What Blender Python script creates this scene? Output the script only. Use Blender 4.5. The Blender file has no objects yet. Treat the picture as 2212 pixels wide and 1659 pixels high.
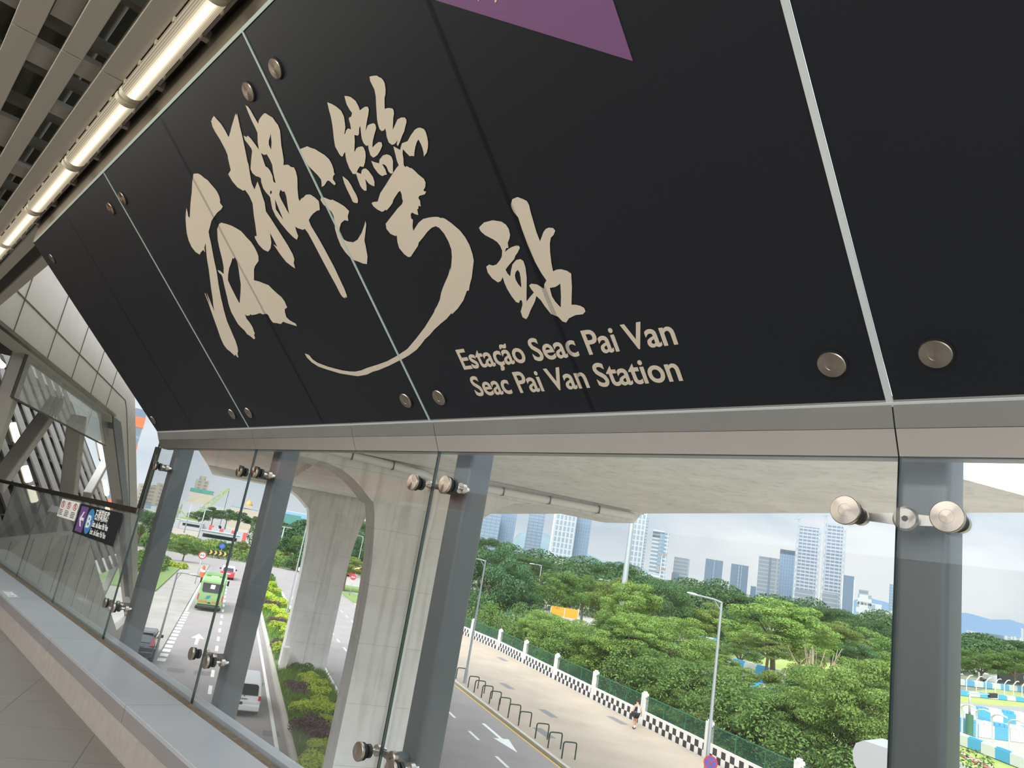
import bpy, bmesh, math, random
import numpy as np
from mathutils import Vector, Matrix, geometry
random.seed(7); rng = np.random.default_rng(7)
SC = bpy.context.scene
COL = SC.collection
PI = math.pi
EYE = 8.7                       # eye height over the street
# ---------------------------------------------------------------- camera geometry
FPX, IW, IH = 1533.0, 2212.0, 1659.0
PITCH, ROLL, YAW = math.radians(13.872), math.radians(9.818), math.radians(41.941)
fh = Vector((-math.cos(YAW), math.sin(YAW), 0)); rt = Vector((math.sin(YAW), math.cos(YAW), 0)); zz = Vector((0, 0, 1))
CF = math.cos(PITCH)*fh + math.sin(PITCH)*zz
U0 = -math.sin(PITCH)*fh + math.cos(PITCH)*zz
CR = math.cos(ROLL)*rt + math.sin(ROLL)*U0
CU = -math.sin(ROLL)*rt + math.cos(ROLL)*U0
CAM = Vector((0, 0, EYE))
TH = math.radians(23.24)        # direction of the street relative to the wall
ER = Vector((-math.cos(TH), math.sin(TH), 0)); EN = Vector((math.sin(TH), math.cos(TH), 0))
def ray(px, py):
    return ((px-IW/2)/FPX)*CR - ((py-IH/2)/FPX)*CU + CF
def hit(px, py, n, p):          # point of the plane through p with normal n seen at this place of the photo
    d = ray(px, py); n = Vector(n); return CAM + d*((Vector(p)-CAM).dot(n)/d.dot(n))
def at_ground(px, py, z=0.0): return hit(px, py, (0, 0, 1), (0, 0, z))
def at_dist(px, py, dist):
    d = ray(px, py); return CAM + d*(dist/math.hypot(d.x, d.y))
def RP(e, n, z=0.0): return ER*e + EN*n + zz*z
def W(x, y, zr): return Vector((x, y, EYE+zr))
def en_of(p): return Vector((p.x, p.y, 0)).dot(ER), Vector((p.x, p.y, 0)).dot(EN)
def rad_dir(px, py):
    d = ray(px, py); h = math.hypot(d.x, d.y); return Vector((d.x/h, d.y/h, 0)), d.z/h
# ---------------------------------------------------------------- colours and materials
def lin(h):
    h = h.lstrip('#'); o = []
    for i in (0, 2, 4):
        c = int(h[i:i+2], 16)/255; o.append(c/12.92 if c <= .04045 else ((c+.055)/1.055)**2.4)
    return (*o, 1)
MATS = {}
def new_mat(name):
    m = bpy.data.materials.new(name); m.use_nodes = True; nt = m.node_tree; nt.nodes.clear(); MATS[name] = m
    return m, nt, nt.nodes, nt.links
def pbr(name, color, rough=.6, metal=0., noise=0., nscale=3., bump=0., stretch=None, spec=.5, color2=None, coat=0.):
    """plain surface with a little procedural variation"""
    m, nt, N, L = new_mat(name)
    out = N.new('ShaderNodeOutputMaterial'); b = N.new('ShaderNodeBsdfPrincipled'); L.new(b.outputs[0], out.inputs[0])
    b.inputs['Roughness'].default_value = rough; b.inputs['Metallic'].default_value = metal
    b.inputs['Specular IOR Level'].default_value = spec; b.inputs['Coat Weight'].default_value = coat
    c = lin(color) if isinstance(color, str) else color
    if noise > 0 or color2 or bump > 0:
        tc = N.new('ShaderNodeTexCoord'); mp = N.new('ShaderNodeMapping'); L.new(tc.outputs['Object'], mp.inputs[0])
        if stretch: mp.inputs['Scale'].default_value = stretch
        nz = N.new('ShaderNodeTexNoise'); nz.inputs['Scale'].default_value = nscale; nz.inputs['Detail'].default_value = 6; L.new(mp.outputs[0], nz.inputs[0])
        mx = N.new('ShaderNodeMix'); mx.data_type = 'RGBA'
        if color2: c2 = lin(color2)
        else: c2 = tuple(min(1, x*(1+noise)) for x in c[:3])+(1,); c = tuple(x*(1-noise) for x in c[:3])+(1,)
        rp = N.new('ShaderNodeMapRange'); rp.inputs[1].default_value = .3; rp.inputs[2].default_value = .7; L.new(nz.outputs[0], rp.inputs[0])
        mx.inputs[6].default_value = c; mx.inputs[7].default_value = c2; L.new(rp.outputs[0], mx.inputs[0]); L.new(mx.outputs[2], b.inputs['Base Color'])
        if bump > 0:
            bp = N.new('ShaderNodeBump'); bp.inputs['Strength'].default_value = bump; L.new(nz.outputs[0], bp.inputs['Height']); L.new(bp.outputs[0], b.inputs['Normal'])
    else: b.inputs['Base Color'].default_value = c
    return m
def math_node(N, L, op, a, b=None):
    n = N.new('ShaderNodeMath'); n.operation = op
    for i, v in enumerate((a, b)):
        if v is None: continue
        if isinstance(v, (int, float)): n.inputs[i].default_value = v
        else: L.new(v, n.inputs[i])
    return n.outputs[0]
def obj_uv(N, L, rot=None):
    """object coordinates split in u (along the faces, x+y), v (z)"""
    tc = N.new('ShaderNodeTexCoord'); s = N.new('ShaderNodeSeparateXYZ'); L.new(tc.outputs['Object'], s.inputs[0])
    return s.outputs[0], s.outputs[1], s.outputs[2], tc.outputs['Object']
def facade(name, glass, frame, du, dv, wu, wv, rough=.25, glass2=None, spec=.5, tone=.50):
    """window grid: frame lines of share wu (verticals) and wv (floor bands)"""
    m, nt, N, L = new_mat(name)
    out = N.new('ShaderNodeOutputMaterial'); b = N.new('ShaderNodeBsdfPrincipled'); L.new(b.outputs[0], out.inputs[0])
    x, y, z, o = obj_uv(N, L); u = math_node(N, L, 'ADD', x, y)
    fu = math_node(N, L, 'FRACT', math_node(N, L, 'DIVIDE', u, du)); fv = math_node(N, L, 'FRACT', math_node(N, L, 'DIVIDE', z, dv))
    a = math_node(N, L, 'LESS_THAN', fu, wu); c = math_node(N, L, 'LESS_THAN', fv, wv); k = math_node(N, L, 'MAXIMUM', a, c)
    nz = N.new('ShaderNodeTexNoise'); nz.inputs['Scale'].default_value = .03; L.new(o, nz.inputs[0])
    g = N.new('ShaderNodeMix'); g.data_type = 'RGBA'; g.inputs[6].default_value = tuple(tone*q for q in lin(glass)[:3])+(1,); g.inputs[7].default_value = tuple(tone*q for q in lin(glass2 or glass)[:3])+(1,); L.new(nz.outputs[0], g.inputs[0])
    mx = N.new('ShaderNodeMix'); mx.data_type = 'RGBA'; L.new(k, mx.inputs[0]); L.new(g.outputs[2], mx.inputs[6]); mx.inputs[7].default_value = tuple(tone*q for q in lin(frame)[:3])+(1,)
    L.new(mx.outputs[2], b.inputs['Base Color']); b.inputs['Roughness'].default_value = rough; b.inputs['Specular IOR Level'].default_value = spec
    return m
def emit(name, color, s):
    m, nt, N, L = new_mat(name); out = N.new('ShaderNodeOutputMaterial'); e = N.new('ShaderNodeEmission')
    e.inputs[0].default_value = lin(color) if isinstance(color, str) else color; e.inputs[1].default_value = s; L.new(e.outputs[0], out.inputs[0]); return m
def glassy(name, tint='#f3f8f6', refl=1.0, dust_haze=0.0, rough=.0):
    """architectural glass: clear, mirror reflection by Fresnel, a pale film for dust and painted reflection"""
    m, nt, N, L = new_mat(name); out = N.new('ShaderNodeOutputMaterial')
    t = N.new('ShaderNodeBsdfTransparent'); t.inputs[0].default_value = lin(tint)
    g = N.new('ShaderNodeBsdfGlossy'); g.inputs['Roughness'].default_value = rough
    ge = N.new('ShaderNodeNewGeometry'); dp = N.new('ShaderNodeVectorMath'); dp.operation = 'DOT_PRODUCT'; L.new(ge.outputs['Normal'], dp.inputs[0]); L.new(ge.outputs['Incoming'], dp.inputs[1])
    c_ = math_node(N, L, 'SUBTRACT', 1.0, math_node(N, L, 'ABSOLUTE', dp.outputs['Value'])); f5 = math_node(N, L, 'POWER', c_, 5.0)
    k = math_node(N, L, 'MULTIPLY', math_node(N, L, 'ADD', math_node(N, L, 'MULTIPLY', f5, .96), .04), refl)
    mx = N.new('ShaderNodeMixShader'); L.new(k, mx.inputs[0]); L.new(t.outputs[0], mx.inputs[1]); L.new(g.outputs[0], mx.inputs[2])
    last = mx.outputs[0]
    if dust_haze > 0:
        tc = N.new('ShaderNodeTexCoord'); mp = N.new('ShaderNodeMapping'); mp.inputs['Scale'].default_value = (9, 9, .8); L.new(tc.outputs['Object'], mp.inputs[0])
        nz = N.new('ShaderNodeTexNoise'); nz.inputs['Scale'].default_value = 2.2; nz.inputs['Detail'].default_value = 8; L.new(mp.outputs[0], nz.inputs[0])
        d = N.new('ShaderNodeBsdfDiffuse'); d.inputs[0].default_value = (.8, .8, .8, 1)
        r = N.new('ShaderNodeMapRange'); r.inputs[1].default_value = .35; r.inputs[2].default_value = .75; r.inputs[3].default_value = dust_haze*.3; r.inputs[4].default_value = dust_haze; L.new(nz.outputs[0], r.inputs[0])
        m2 = N.new('ShaderNodeMixShader'); L.new(r.outputs[0], m2.inputs[0]); L.new(last, m2.inputs[1]); L.new(d.outputs[0], m2.inputs[2]); last = m2.outputs[0]
    L.new(last, out.inputs[0]); return m
# ---------------------------------------------------------------- mesh builder
class MB:
    def __init__(s): s.v = []; s.f = []; s.mi = []; s.sm = []
    def add(s, vs, fs, mi=0, smooth=False):
        o = len(s.v); s.v += [Vector(p) for p in vs]
        for f in fs: s.f.append([o+i for i in f]); s.mi.append(mi); s.sm.append(smooth)
        return s
    def frame(s, c, ax, ay, az, hx, hy, hz, mi=0):
        c = Vector(c); ax, ay, az = Vector(ax)*hx, Vector(ay)*hy, Vector(az)*hz
        p = [c+ax*i+ay*j+az*k for k in (-1, 1) for j in (-1, 1) for i in (-1, 1)]
        return s.add(p, [(0, 2, 3, 1), (4, 5, 7, 6), (0, 1, 5, 4), (2, 6, 7, 3), (0, 4, 6, 2), (1, 3, 7, 5)], mi)
    def box(s, x0, x1, y0, y1, z0, z1, mi=0):
        return s.frame(((x0+x1)/2, (y0+y1)/2, (z0+z1)/2), (1, 0, 0), (0, 1, 0), (0, 0, 1), (x1-x0)/2, (y1-y0)/2, (z1-z0)/2, mi)
    def rbox(s, e0, e1, n0, n1, z0, z1, mi=0):      # box square to the street
        return s.frame(RP((e0+e1)/2, (n0+n1)/2, (z0+z1)/2), ER, EN, zz, (e1-e0)/2, (n1-n0)/2, (z1-z0)/2, mi)
    def bar(s, a, b, w, h, up=(0, 0, 1), mi=0):      # rectangular bar from a to b
        a, b = Vector(a), Vector(b); d = (b-a); l = d.length; d.normalize(); u = Vector(up); sd = d.cross(u)
        if sd.length < 1e-4: sd = d.cross(Vector((1, 0, 0)))
        sd.normalize(); u = sd.cross(d).normalized()
        return s.frame((a+b)/2, d, sd, u, l/2, w/2, h/2, mi)
    def cyl(s, a, b, r0, r1=None, n=16, caps=True, mi=0, smooth=True):
        a, b = Vector(a), Vector(b); r1 = r0 if r1 is None else r1; d = (b-a).normalized()
        x = d.orthogonal().normalized(); y = d.cross(x)
        ring = [x*math.cos(2*PI*i/n)+y*math.sin(2*PI*i/n) for i in range(n)]
        vs = [a+q*r0 for q in ring]+[b+q*r1 for q in ring]
        s.add(vs, [(i, (i+1) % n, n+(i+1) % n, n+i) for i in range(n)], mi, smooth)
        if caps: s.add(vs[:n], [tuple(range(n-1, -1, -1))], mi); s.add(vs[n:], [tuple(range(n))], mi)
        return s
    def lathe(s, c, axis, prof, n=20, mi=0, smooth=True):   # prof = [(distance along the axis, radius)]
        c = Vector(c); d = Vector(axis).normalized(); x = d.orthogonal().normalized(); y = d.cross(x); vs = []
        for t, r in prof:
            for i in range(n): vs.append(c+d*t+(x*math.cos(2*PI*i/n)+y*math.sin(2*PI*i/n))*max(r, 1e-5))
        fs = [(k*n+i, k*n+(i+1) % n, (k+1)*n+(i+1) % n, (k+1)*n+i) for k in range(len(prof)-1) for i in range(n)]
        return s.add(vs, fs, mi, smooth)
    def tube(s, pts, r, n=10, mi=0, caps=True):
        pts = [Vector(p) for p in pts]; vs = []; R = r if isinstance(r, (list, tuple)) else [r]*len(pts); x = None
        for i, p in enumerate(pts):
            d = (pts[min(i+1, len(pts)-1)]-pts[max(i-1, 0)]).normalized()
            x = d.orthogonal().normalized() if x is None else (x-d*x.dot(d)).normalized()
            y = d.cross(x)
            vs += [p+(x*math.cos(2*PI*k/n)+y*math.sin(2*PI*k/n))*R[i] for k in range(n)]
        m = len(pts)
        s.add(vs, [(k*n+i, k*n+(i+1) % n, (k+1)*n+(i+1) % n, (k+1)*n+i) for k in range(m-1) for i in range(n)], mi, True)
        if caps: s.add(vs[:n], [tuple(range(n-1, -1, -1))], mi); s.add(vs[-n:], [tuple(range(n))], mi)
        return s
    def prism(s, poly, ext, mi=0, side=None, smooth=False):   # flat polygon (3-D points) pushed along ext
        poly = [Vector(p) for p in poly]; ext = Vector(ext); n = len(poly); q = [p+ext for p in poly]
        tri = geometry.tessellate_polygon([poly]); nrm = Vector((0, 0, 0))
        for i in range(n): nrm += poly[i].cross(poly[(i+1) % n])
        flip = nrm.dot(ext) > 0
        t = [tuple(reversed(k)) for k in tri]; 
        def orient(tr, want):
            a, b, c = (poly[i] for i in tr); return tr if (b-a).cross(c-a).dot(want) > 0 else tuple(reversed(tr))
        s.add(poly, [orient(k, -ext) for k in tri], mi); s.add(q, [orient(k, ext) for k in tri], mi)
        fs = [(i, (i+1) % n, n+(i+1) % n, n+i) for i in range(n)]
        if not flip: fs = [tuple(reversed(k)) for k in fs]
        return s.add(poly+q, fs, mi if side is None else side, smooth)
    def holed(s, outer, holes, ext, mi=0):
        loops = [[Vector(p) for p in l] for l in [outer]+holes]; ext = Vector(ext)
        tri = geometry.tessellate_polygon(loops); fl = [p for l in loops for p in l]
        def orient(tr, want):
            a, b, c = (fl[i] for i in tr); return tr if (b-a).cross(c-a).dot(want) > 0 else tuple(reversed(tr))
        s.add(fl, [orient(k, -ext) for k in tri], mi); s.add([p+ext for p in fl], [orient(k, ext) for k in tri], mi)
        for l in loops:
            n = len(l); s.add(l+[p+ext for p in l], [(i, (i+1) % n, n+(i+1) % n, n+i) for i in range(n)], mi)
        return s
    def sheet(s, pts, mi=0): return s.add(pts, [tuple(range(len(pts)))], mi)
    def ball(s, c, r, n=12, m=8, mi=0):
        c = Vector(c); r = Vector(r) if not isinstance(r, (int, float)) else Vector((r, r, r)); vs = []
        for j in range(m+1):
            t = PI*j/m
            for i in range(n): a = 2*PI*i/n; vs.append(c+Vector((r.x*math.sin(t)*math.cos(a), r.y*math.sin(t)*math.sin(a), r.z*math.cos(t))))
        return s.add(vs, [(j*n+i, (j+1)*n+i, (j+1)*n+(i+1) % n, j*n+(i+1) % n) for j in range(m) for i in range(n)], mi, True)
    def build(s, name, mats, parent=None, bevel=0., seg=2):
        me = bpy.data.meshes.new(name)
        if parent is None:
            lo = Vector((min(p.x for p in s.v), min(p.y for p in s.v), min(p.z for p in s.v))); hi = Vector((max(p.x for p in s.v), max(p.y for p in s.v), max(p.z for p in s.v)))
            org = Vector(((lo.x+hi.x)/2, (lo.y+hi.y)/2, lo.z))
        else: org = wloc(parent)
        me.from_pydata([p-org for p in s.v], [], s.f)
        me.polygons.foreach_set('material_index', s.mi); me.polygons.foreach_set('use_smooth', s.sm)
        bm = bmesh.new(); bm.from_mesh(me); bmesh.ops.remove_doubles(bm, verts=bm.verts, dist=1e-5)
        if any(s.sm):
            for e in bm.edges:
                if len(e.link_faces) == 2 and e.calc_face_angle(0) > .7: e.smooth = False
        bm.to_mesh(me); bm.free(); me.update()
        o = bpy.data.objects.new(name, me); COL.objects.link(o)
        for m in (mats if isinstance(mats, (list, tuple)) else [mats]): me.materials.append(MATS[m] if isinstance(m, str) else m)
        if parent is None: o.location = org
        else: o.parent = parent
        if bevel > 0:
            b = o.modifiers.new('edge', 'BEVEL'); b.width = bevel; b.segments = seg; b.limit_method = 'ANGLE'; b.angle_limit = .6; b.harden_normals = False
        return o
def wloc(o):
    p = Vector(o.location)
    while o.parent: o = o.parent; p = p+Vector(o.location)
    return p
def thing(name, label, cat, loc, group=None):
    o = bpy.data.objects.new(name, None); COL.objects.link(o); o.location = loc; o.empty_display_size = .2
    o['label'] = label; o['category'] = cat
    if group: o['group'] = group
    return o
def tag(o, label, cat, group=None, kind=None):
    o['label'] = label; o['category'] = cat
    if group: o['group'] = group
    if kind: o['kind'] = kind
    return o
def struct(o, label=None):
    o['kind'] = 'structure'
    if label: o['label'] = label; o['category'] = 'building'
    return o
def dup(root, loc=None, rz=None, scale=None, label=None):
    r = root.copy(); COL.objects.link(r)
    if loc is not None: r.location = loc
    if rz is not None: r.rotation_euler = (0, 0, rz)
    if scale is not None: r.scale = scale
    if label: r['label'] = label
    for c in list(root.children):
        k = c.copy(); COL.objects.link(k); k.parent = r
        for d in list(c.children):
            e = d.copy(); COL.objects.link(e); e.parent = k
    return r
ORD = ['first', 'second', 'third', 'fourth', 'fifth', 'sixth', 'seventh', 'eighth', 'ninth', 'tenth', 'eleventh', 'twelfth', 'thirteenth', 'fourteenth', 'fifteenth', 'sixteenth', 'seventeenth', 'eighteenth', 'nineteenth', 'twentieth']
def text_obj(name, body, mat, parent, origin, ax, up, size, width=None, offset=0., depth=.0008, shear=0.):
    """lettering as a mesh lying on a plane; origin = start of the baseline, width = overall width"""
    cu = bpy.data.curves.new(name, 'FONT'); cu.body = body; cu.size = size; cu.extrude = depth; cu.offset = offset; cu.shear = shear; cu.resolution_u = 4
    t = bpy.data.objects.new(name, cu); COL.objects.link(t); bpy.context.view_layer.update()
    dg = bpy.context.evaluated_depsgraph_get(); me = bpy.data.meshes.new_from_object(t.evaluated_get(dg))
    bpy.data.objects.remove(t); bpy.data.curves.remove(cu)
    xs = [v.co.x for v in me.vertices]; sx = (width/(max(xs)-min(xs))) if width else 1.; x0 = min(xs)
    ax, up = Vector(ax).normalized(), Vector(up).normalized(); nz_ = ax.cross(up); org = Vector(origin); pl = wloc(parent) if parent else Vector((0, 0, 0))
    for v in me.vertices: v.co = org+ax*((v.co.x-x0)*sx)+up*v.co.y+nz_*v.co.z-pl
    me.materials.clear(); me.materials.append(MATS[mat]); me.name = name
    o = bpy.data.objects.new(name, me); COL.objects.link(o); o.parent = parent
    return o

def disc_obj(name, center, axis, prof, mat, parent, n=40):
    """round turned part with its own origin and axis (local z), so that the brushed finish runs round it"""
    b = MB(); b.lathe((0, 0, 0), (0, 0, 1), prof, n, smooth=False)
    me = bpy.data.meshes.new(name); me.from_pydata(b.v, [], b.f); me.materials.append(MATS[mat]); bm = bmesh.new(); bm.from_mesh(me); bmesh.ops.remove_doubles(bm, verts=bm.verts, dist=1e-5); bmesh.ops.recalc_face_normals(bm, faces=bm.faces); bm.to_mesh(me); bm.free()
    o = bpy.data.objects.new(name, me); COL.objects.link(o); o.parent = parent; o.location = Vector(center)-wloc(parent); o.rotation_euler = Vector(axis).to_track_quat('Z', 'Y').to_euler(); return o
def turned_steel(name, color, rough):
    m, nt, N, L = new_mat(name); out = N.new('ShaderNodeOutputMaterial'); b = N.new('ShaderNodeBsdfPrincipled'); L.new(b.outputs[0], out.inputs[0])
    b.inputs['Base Color'].default_value = lin(color); b.inputs['Metallic'].default_value = 1; b.inputs['Roughness'].default_value = rough; b.inputs['Anisotropic'].default_value = .85
    t = N.new('ShaderNodeTangent'); t.direction_type = 'RADIAL'; t.axis = 'Z'; L.new(t.outputs[0], b.inputs['Tangent'])
turned_steel('turned_steel', '#aca195', .28)
SKY, SUN, FILL, EXPO, ZENITH, LOBE = 0.92, 2.2, 50, 0.2, 1.7, 2.8
# ================================================================ MATERIALS
pbr('floor_tile_grey', '#8d837c', .45)
pbr('stainless', '#e9e7e2', .24, .95, noise=.03, nscale=3)
pbr('stainless_dull', '#9c9c98', .5, .7, noise=.06, nscale=3)
pbr('bolt_steel', '#b9b0a5', .3, 1., noise=.18, nscale=7)
pbr('dark_steel', '#4a443d', .4, .8)
pbr('rubber', '#15181a', .6)
pbr('steel_paint', '#5c6264', .42, .15, noise=.10, nscale=5, stretch=(1, 1, .25))
pbr('truss_paint', '#b3ada6', .5, .1, noise=.06, nscale=2)
pbr('sign_navy', '#13171e', .5, 0., spec=.38)
pbr('letter_cream', '#d3c6b3', .6)
pbr('sign_purple', '#75507a', .5)
pbr('sign_purple_deep', '#6d4a86', .5)
pbr('joint_green', '#b4c6bd', .35)
pbr('joint_bright', '#dfe6e6', .25, .3)
pbr('bronze_trim', '#7d7468', .35, .7, noise=.15, nscale=3)
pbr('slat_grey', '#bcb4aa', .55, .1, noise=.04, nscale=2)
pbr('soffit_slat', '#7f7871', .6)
emit('tube_glow', (1., .90, .72, 1), 2.2)
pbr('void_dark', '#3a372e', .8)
pbr('void_mid', '#6e695c', .7, noise=.15)
pbr('ledge_metal', '#b3b7bc', .30, .15, noise=.04, nscale=3, spec=.6)
pbr('ledge_metal_shaded', '#8a8685', .5, noise=.04)  # darker copy of the ledge metal: shade on the front face painted in
pbr('sealant', '#6a5d4c', .8, noise=.3, nscale=20)
pbr('kerb_concrete', '#a59d95', .85, noise=.07, nscale=14, bump=.1)
pbr('cladding_white', '#c2bbb3', .5, 0., noise=.03)
pbr('cladding_line', '#5a554c', .8)
pbr('paper_white', '#e6e4de', .6)
pbr('ink_dark', '#2a2c33', .6)
pbr('ink_red', '#b03a3c', .6)
pbr('sign_blue', '#3d84b5', .5)
pbr('sign_white', '#e8e6e2', .5)
def lamp_mat():
    m, nt, N, L = new_mat('lamp_glow'); out = N.new('ShaderNodeOutputMaterial'); e = N.new('ShaderNodeEmission'); L.new(e.outputs[0], out.inputs[0])
    tc = N.new('ShaderNodeTexCoord'); s = N.new('ShaderNodeSeparateXYZ'); L.new(tc.outputs['Object'], s.inputs[0]); y = s.outputs[1]
    core = math_node(N, L, 'POWER', 2.718, math_node(N, L, 'MULTIPLY', math_node(N, L, 'MULTIPLY', y, y), -2600.0))
    rib = math_node(N, L, 'MULTIPLY', math_node(N, L, 'SINE', math_node(N, L, 'MULTIPLY', y, 800.0)), .25)
    st = math_node(N, L, 'ADD', math_node(N, L, 'ADD', math_node(N, L, 'MULTIPLY', core, 1.5), .36), math_node(N, L, 'MULTIPLY', rib, .5))
    e.inputs[0].default_value = (1., .84, .60, 1); L.new(st, e.inputs[1])
lamp_mat()
pbr('lamp_end', '#d8cdb6', .4)
pbr('glass_edge', '#2c423e', .15, 0., spec=.8)
glassy('screen_glass', '#e9eeea', 1.0, .30)  # strong pale film imitates the milky reflection on this glass
glassy('pane_glass', '#fcfdfd', .8, .012)
glassy('rail_glass', '#f0f5f2', 1.0, .13)  # film thickened to imitate a pale reflection and brighten the view behind
def floor_mat():
    m, nt, N, L = new_mat('station_floor')
    out = N.new('ShaderNodeOutputMaterial'); b = N.new('ShaderNodeBsdfPrincipled'); L.new(b.outputs[0], out.inputs[0])
    tc = N.new('ShaderNodeTexCoord'); mp = N.new('ShaderNodeMapping'); L.new(tc.outputs['Object'], mp.inputs[0])
    # object origin is put at the world origin below; tile grid square to the street, 0.61 m
    ang = math.atan2(ER.y, ER.x); mp.inputs['Rotation'].default_value = (0, 0, -ang); mp.vector_type = 'POINT'
    s = N.new('ShaderNodeSeparateXYZ'); L.new(mp.outputs[0], s.inputs[0])
    # rotated x = e, rotated y = -n (right-handed)
    fx = math_node(N, L, 'FRACT', math_node(N, L, 'DIVIDE', math_node(N, L, 'SUBTRACT', s.outputs[0], 6.115), .61))
    fy = math_node(N, L, 'FRACT', math_node(N, L, 'DIVIDE', math_node(N, L, 'SUBTRACT', s.outputs[1], .505), .61))
    ln = math_node(N, L, 'MAXIMUM', math_node(N, L, 'LESS_THAN', fx, .006), math_node(N, L, 'LESS_THAN', fy, .006))
    nz = N.new('ShaderNodeTexNoise'); nz.inputs['Scale'].default_value = 5; nz.inputs['Detail'].default_value = 8; L.new(tc.outputs['Object'], nz.inputs[0])
    g = N.new('ShaderNodeMix'); g.data_type = 'RGBA'; g.inputs[6].default_value = lin('#77726e'); g.inputs[7].default_value = lin('#85807b'); L.new(nz.outputs[0], g.inputs[0])
    mx = N.new('ShaderNodeMix'); mx.data_type = 'RGBA'; L.new(ln, mx.inputs[0]); L.new(g.outputs[2], mx.inputs[6]); mx.inputs[7].default_value = lin('#3a3532')
    L.new(mx.outputs[2], b.inputs['Base Color']); b.inputs['Roughness'].default_value = .42
floor_mat()
# ================================================================ WALKWAY SHELL
ZF = -1.483
JX = [-.697, -2.784, -4.880, -6.985]      # joints of the lower glass
YG = 2.10
def at_world_origin(o):
    d = Vector(o.location); o.data.transform(Matrix.Translation(d)); o.location = (0, 0, 0); return o
b = MB(); b.prism([W(4.5, -2.9, ZF-.35), W(4.5, 1.685, ZF-.35), W(-14.6, 1.685, ZF-.35), W(-14.6, -2.9, ZF-.35)], (0, 0, .35))
struct(at_world_origin(b.build('floor', 'station_floor')))
# kerb: concrete upstand, cladding pieces, sealant joint, outer flashing
b = MB(); b.box(-14.5, 4.4, 1.69, 2.20, EYE+ZF-.35, EYE-1.305)
struct(b.build('trim_1', 'kerb_concrete'))
kx = [-11.0, -8.92, -6.83, -4.78, -2.73, -.68, 1.37, 4.4]; kx = [-14.5, -13.0]+kx
t = thing('trim_2', 'grey metal ledge cladding below the glass wall', 'ledge', W(-4.8, 1.85, -1.31)); t['kind'] = 'structure'
for i in range(len(kx)-1):
    b = MB(); b.prism([W(kx[i]+.004, 1.672, -1.206), W(kx[i]+.004, 1.675, -1.203), W(kx[i]+.004, 2.018, -1.203), W(kx[i]+.004, 2.018, -1.225), W(kx[i]+.004, 1.672, -1.225)], (kx[i+1]-kx[i]-.008, 0, 0))
    b.build('ledge_panel', 'ledge_metal', t)
    b = MB(); b.box(kx[i]+.004, kx[i+1]-.004, 1.673, 1.70, EYE-1.304, EYE-1.2255); b.build('ledge_front_panel', 'ledge_metal_shaded', t, bevel=.002)
b = MB(); b.box(-14.5, 4.4, 2.016, 2.086, EYE-1.30, EYE-1.209); b.build('sealant_joint', 'sealant', t)
b = MB(); b.prism([W(-14.5, 2.122, -1.203), W(-14.5, 2.200, -1.203), W(-14.5, 2.260, -1.26), W(-14.5, 2.260, -1.75), W(-14.5, 2.122, -1.75)], (18.9, 0, 0)); b.build('outer_flashing', 'ledge_metal', t)
# lower glass panes, each with green edges
def pane(name, x0, x1, z0, z1, mat='pane_glass', y0=YG, th=.016):
    b = MB(); g = .0025
    b.frame(W((x0+x1)/2, y0+th/2, (z0+z1)/2), (1, 0, 0), (0, 1, 0), (0, 0, 1), (x1-x0)/2-g, th/2, (z1-z0)/2)
    b.mi = [1, 1, 0, 0, 1, 1]     # bottom, top, front, back, left, right
    o = b.build(name, [mat, 'glass_edge']); o['kind'] = 'structure'; return o
pane('window_1', JX[3]-.005, JX[2], -1.30, .60); pane('window_2', JX[2], JX[1], -1.30, .60); pane('window_3', JX[1], JX[0], -1.30, .60); pane('window_4', JX[0], 1.40, -1.30, .60); pane('window_5', 1.40, 3.5, -1.30, .60)
# stainless header in two bands, with butt joints
hx = [-6.90, JX[2], -3.55, JX[1], JX[0], 1.40, 4.4]
hd = thing('trim_3', 'brushed stainless header rail between glass and sign', 'rail', W(-2.8, 2.07, .459)); hd['kind'] = 'structure'
for i in range(len(hx)-1):
    x0, x1 = hx[i]+.002, hx[i+1]-.002
    b = MB(); b.prism([W(x0, 2.060, .530), W(x0, 2.026, .606), W(x0, 2.10, .606), W(x0, 2.10, .530)], (x1-x0, 0, 0)); b.build('upper_band', 'stainless_dull', hd)
    b = MB(); b.prism([W(x0, 2.062, .529), W(x0, 2.0985, .459), W(x0, 2.099, .459), W(x0, 2.099, .529)], (x1-x0, 0, 0)); b.build('lower_band', 'stainless', hd)
b = MB(); b.prism([W(-6.90, 2.118, .459), W(-6.90, 2.17, .459), W(-6.90, 2.17, .64), W(-6.90, 2.118, .64)], (11.3, 0, 0)); b.build('outer_channel', 'stainless_dull', hd)
# end post of the glass and the balustrade that carries on
b = MB(); b.prism([W(-7.03, 2.085, -.10), W(-7.005, 2.085, -.10), W(-6.985, 2.085, .47), W(-7.01, 2.085, .47)], (0, .05, 0)); tag(b.build('end_post', 'dark_steel'), 'dark metal post closing the left end of the tall glass', 'post')
hr = thing('balustrade_handrail', 'flat dark bronze handrail on top of the glass balustrade at left', 'handrail', W(-9.5, 2.11, -.15))
b = MB(); b.box(-14.5, -7.0, 2.082, 2.14, EYE-.142, EYE-.095); b.build('rail', 'bronze_trim', hr, bevel=.004)
b = MB(); b.box(-14.5, -7.0, 2.078, 2.083, EYE-.145, EYE-.093); b.build('rail_face', 'dark_steel', hr)
bal = ['right of the exit sign post', 'behind the notice sheet', 'far left']
for i, (x0, x1) in enumerate(((-8.955, -6.99), (-11.02, -8.955), (-13.1, -11.02))):
    pane('window_%d' % (6+i), x0, x1, -1.30, -.142, 'rail_glass')
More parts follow.
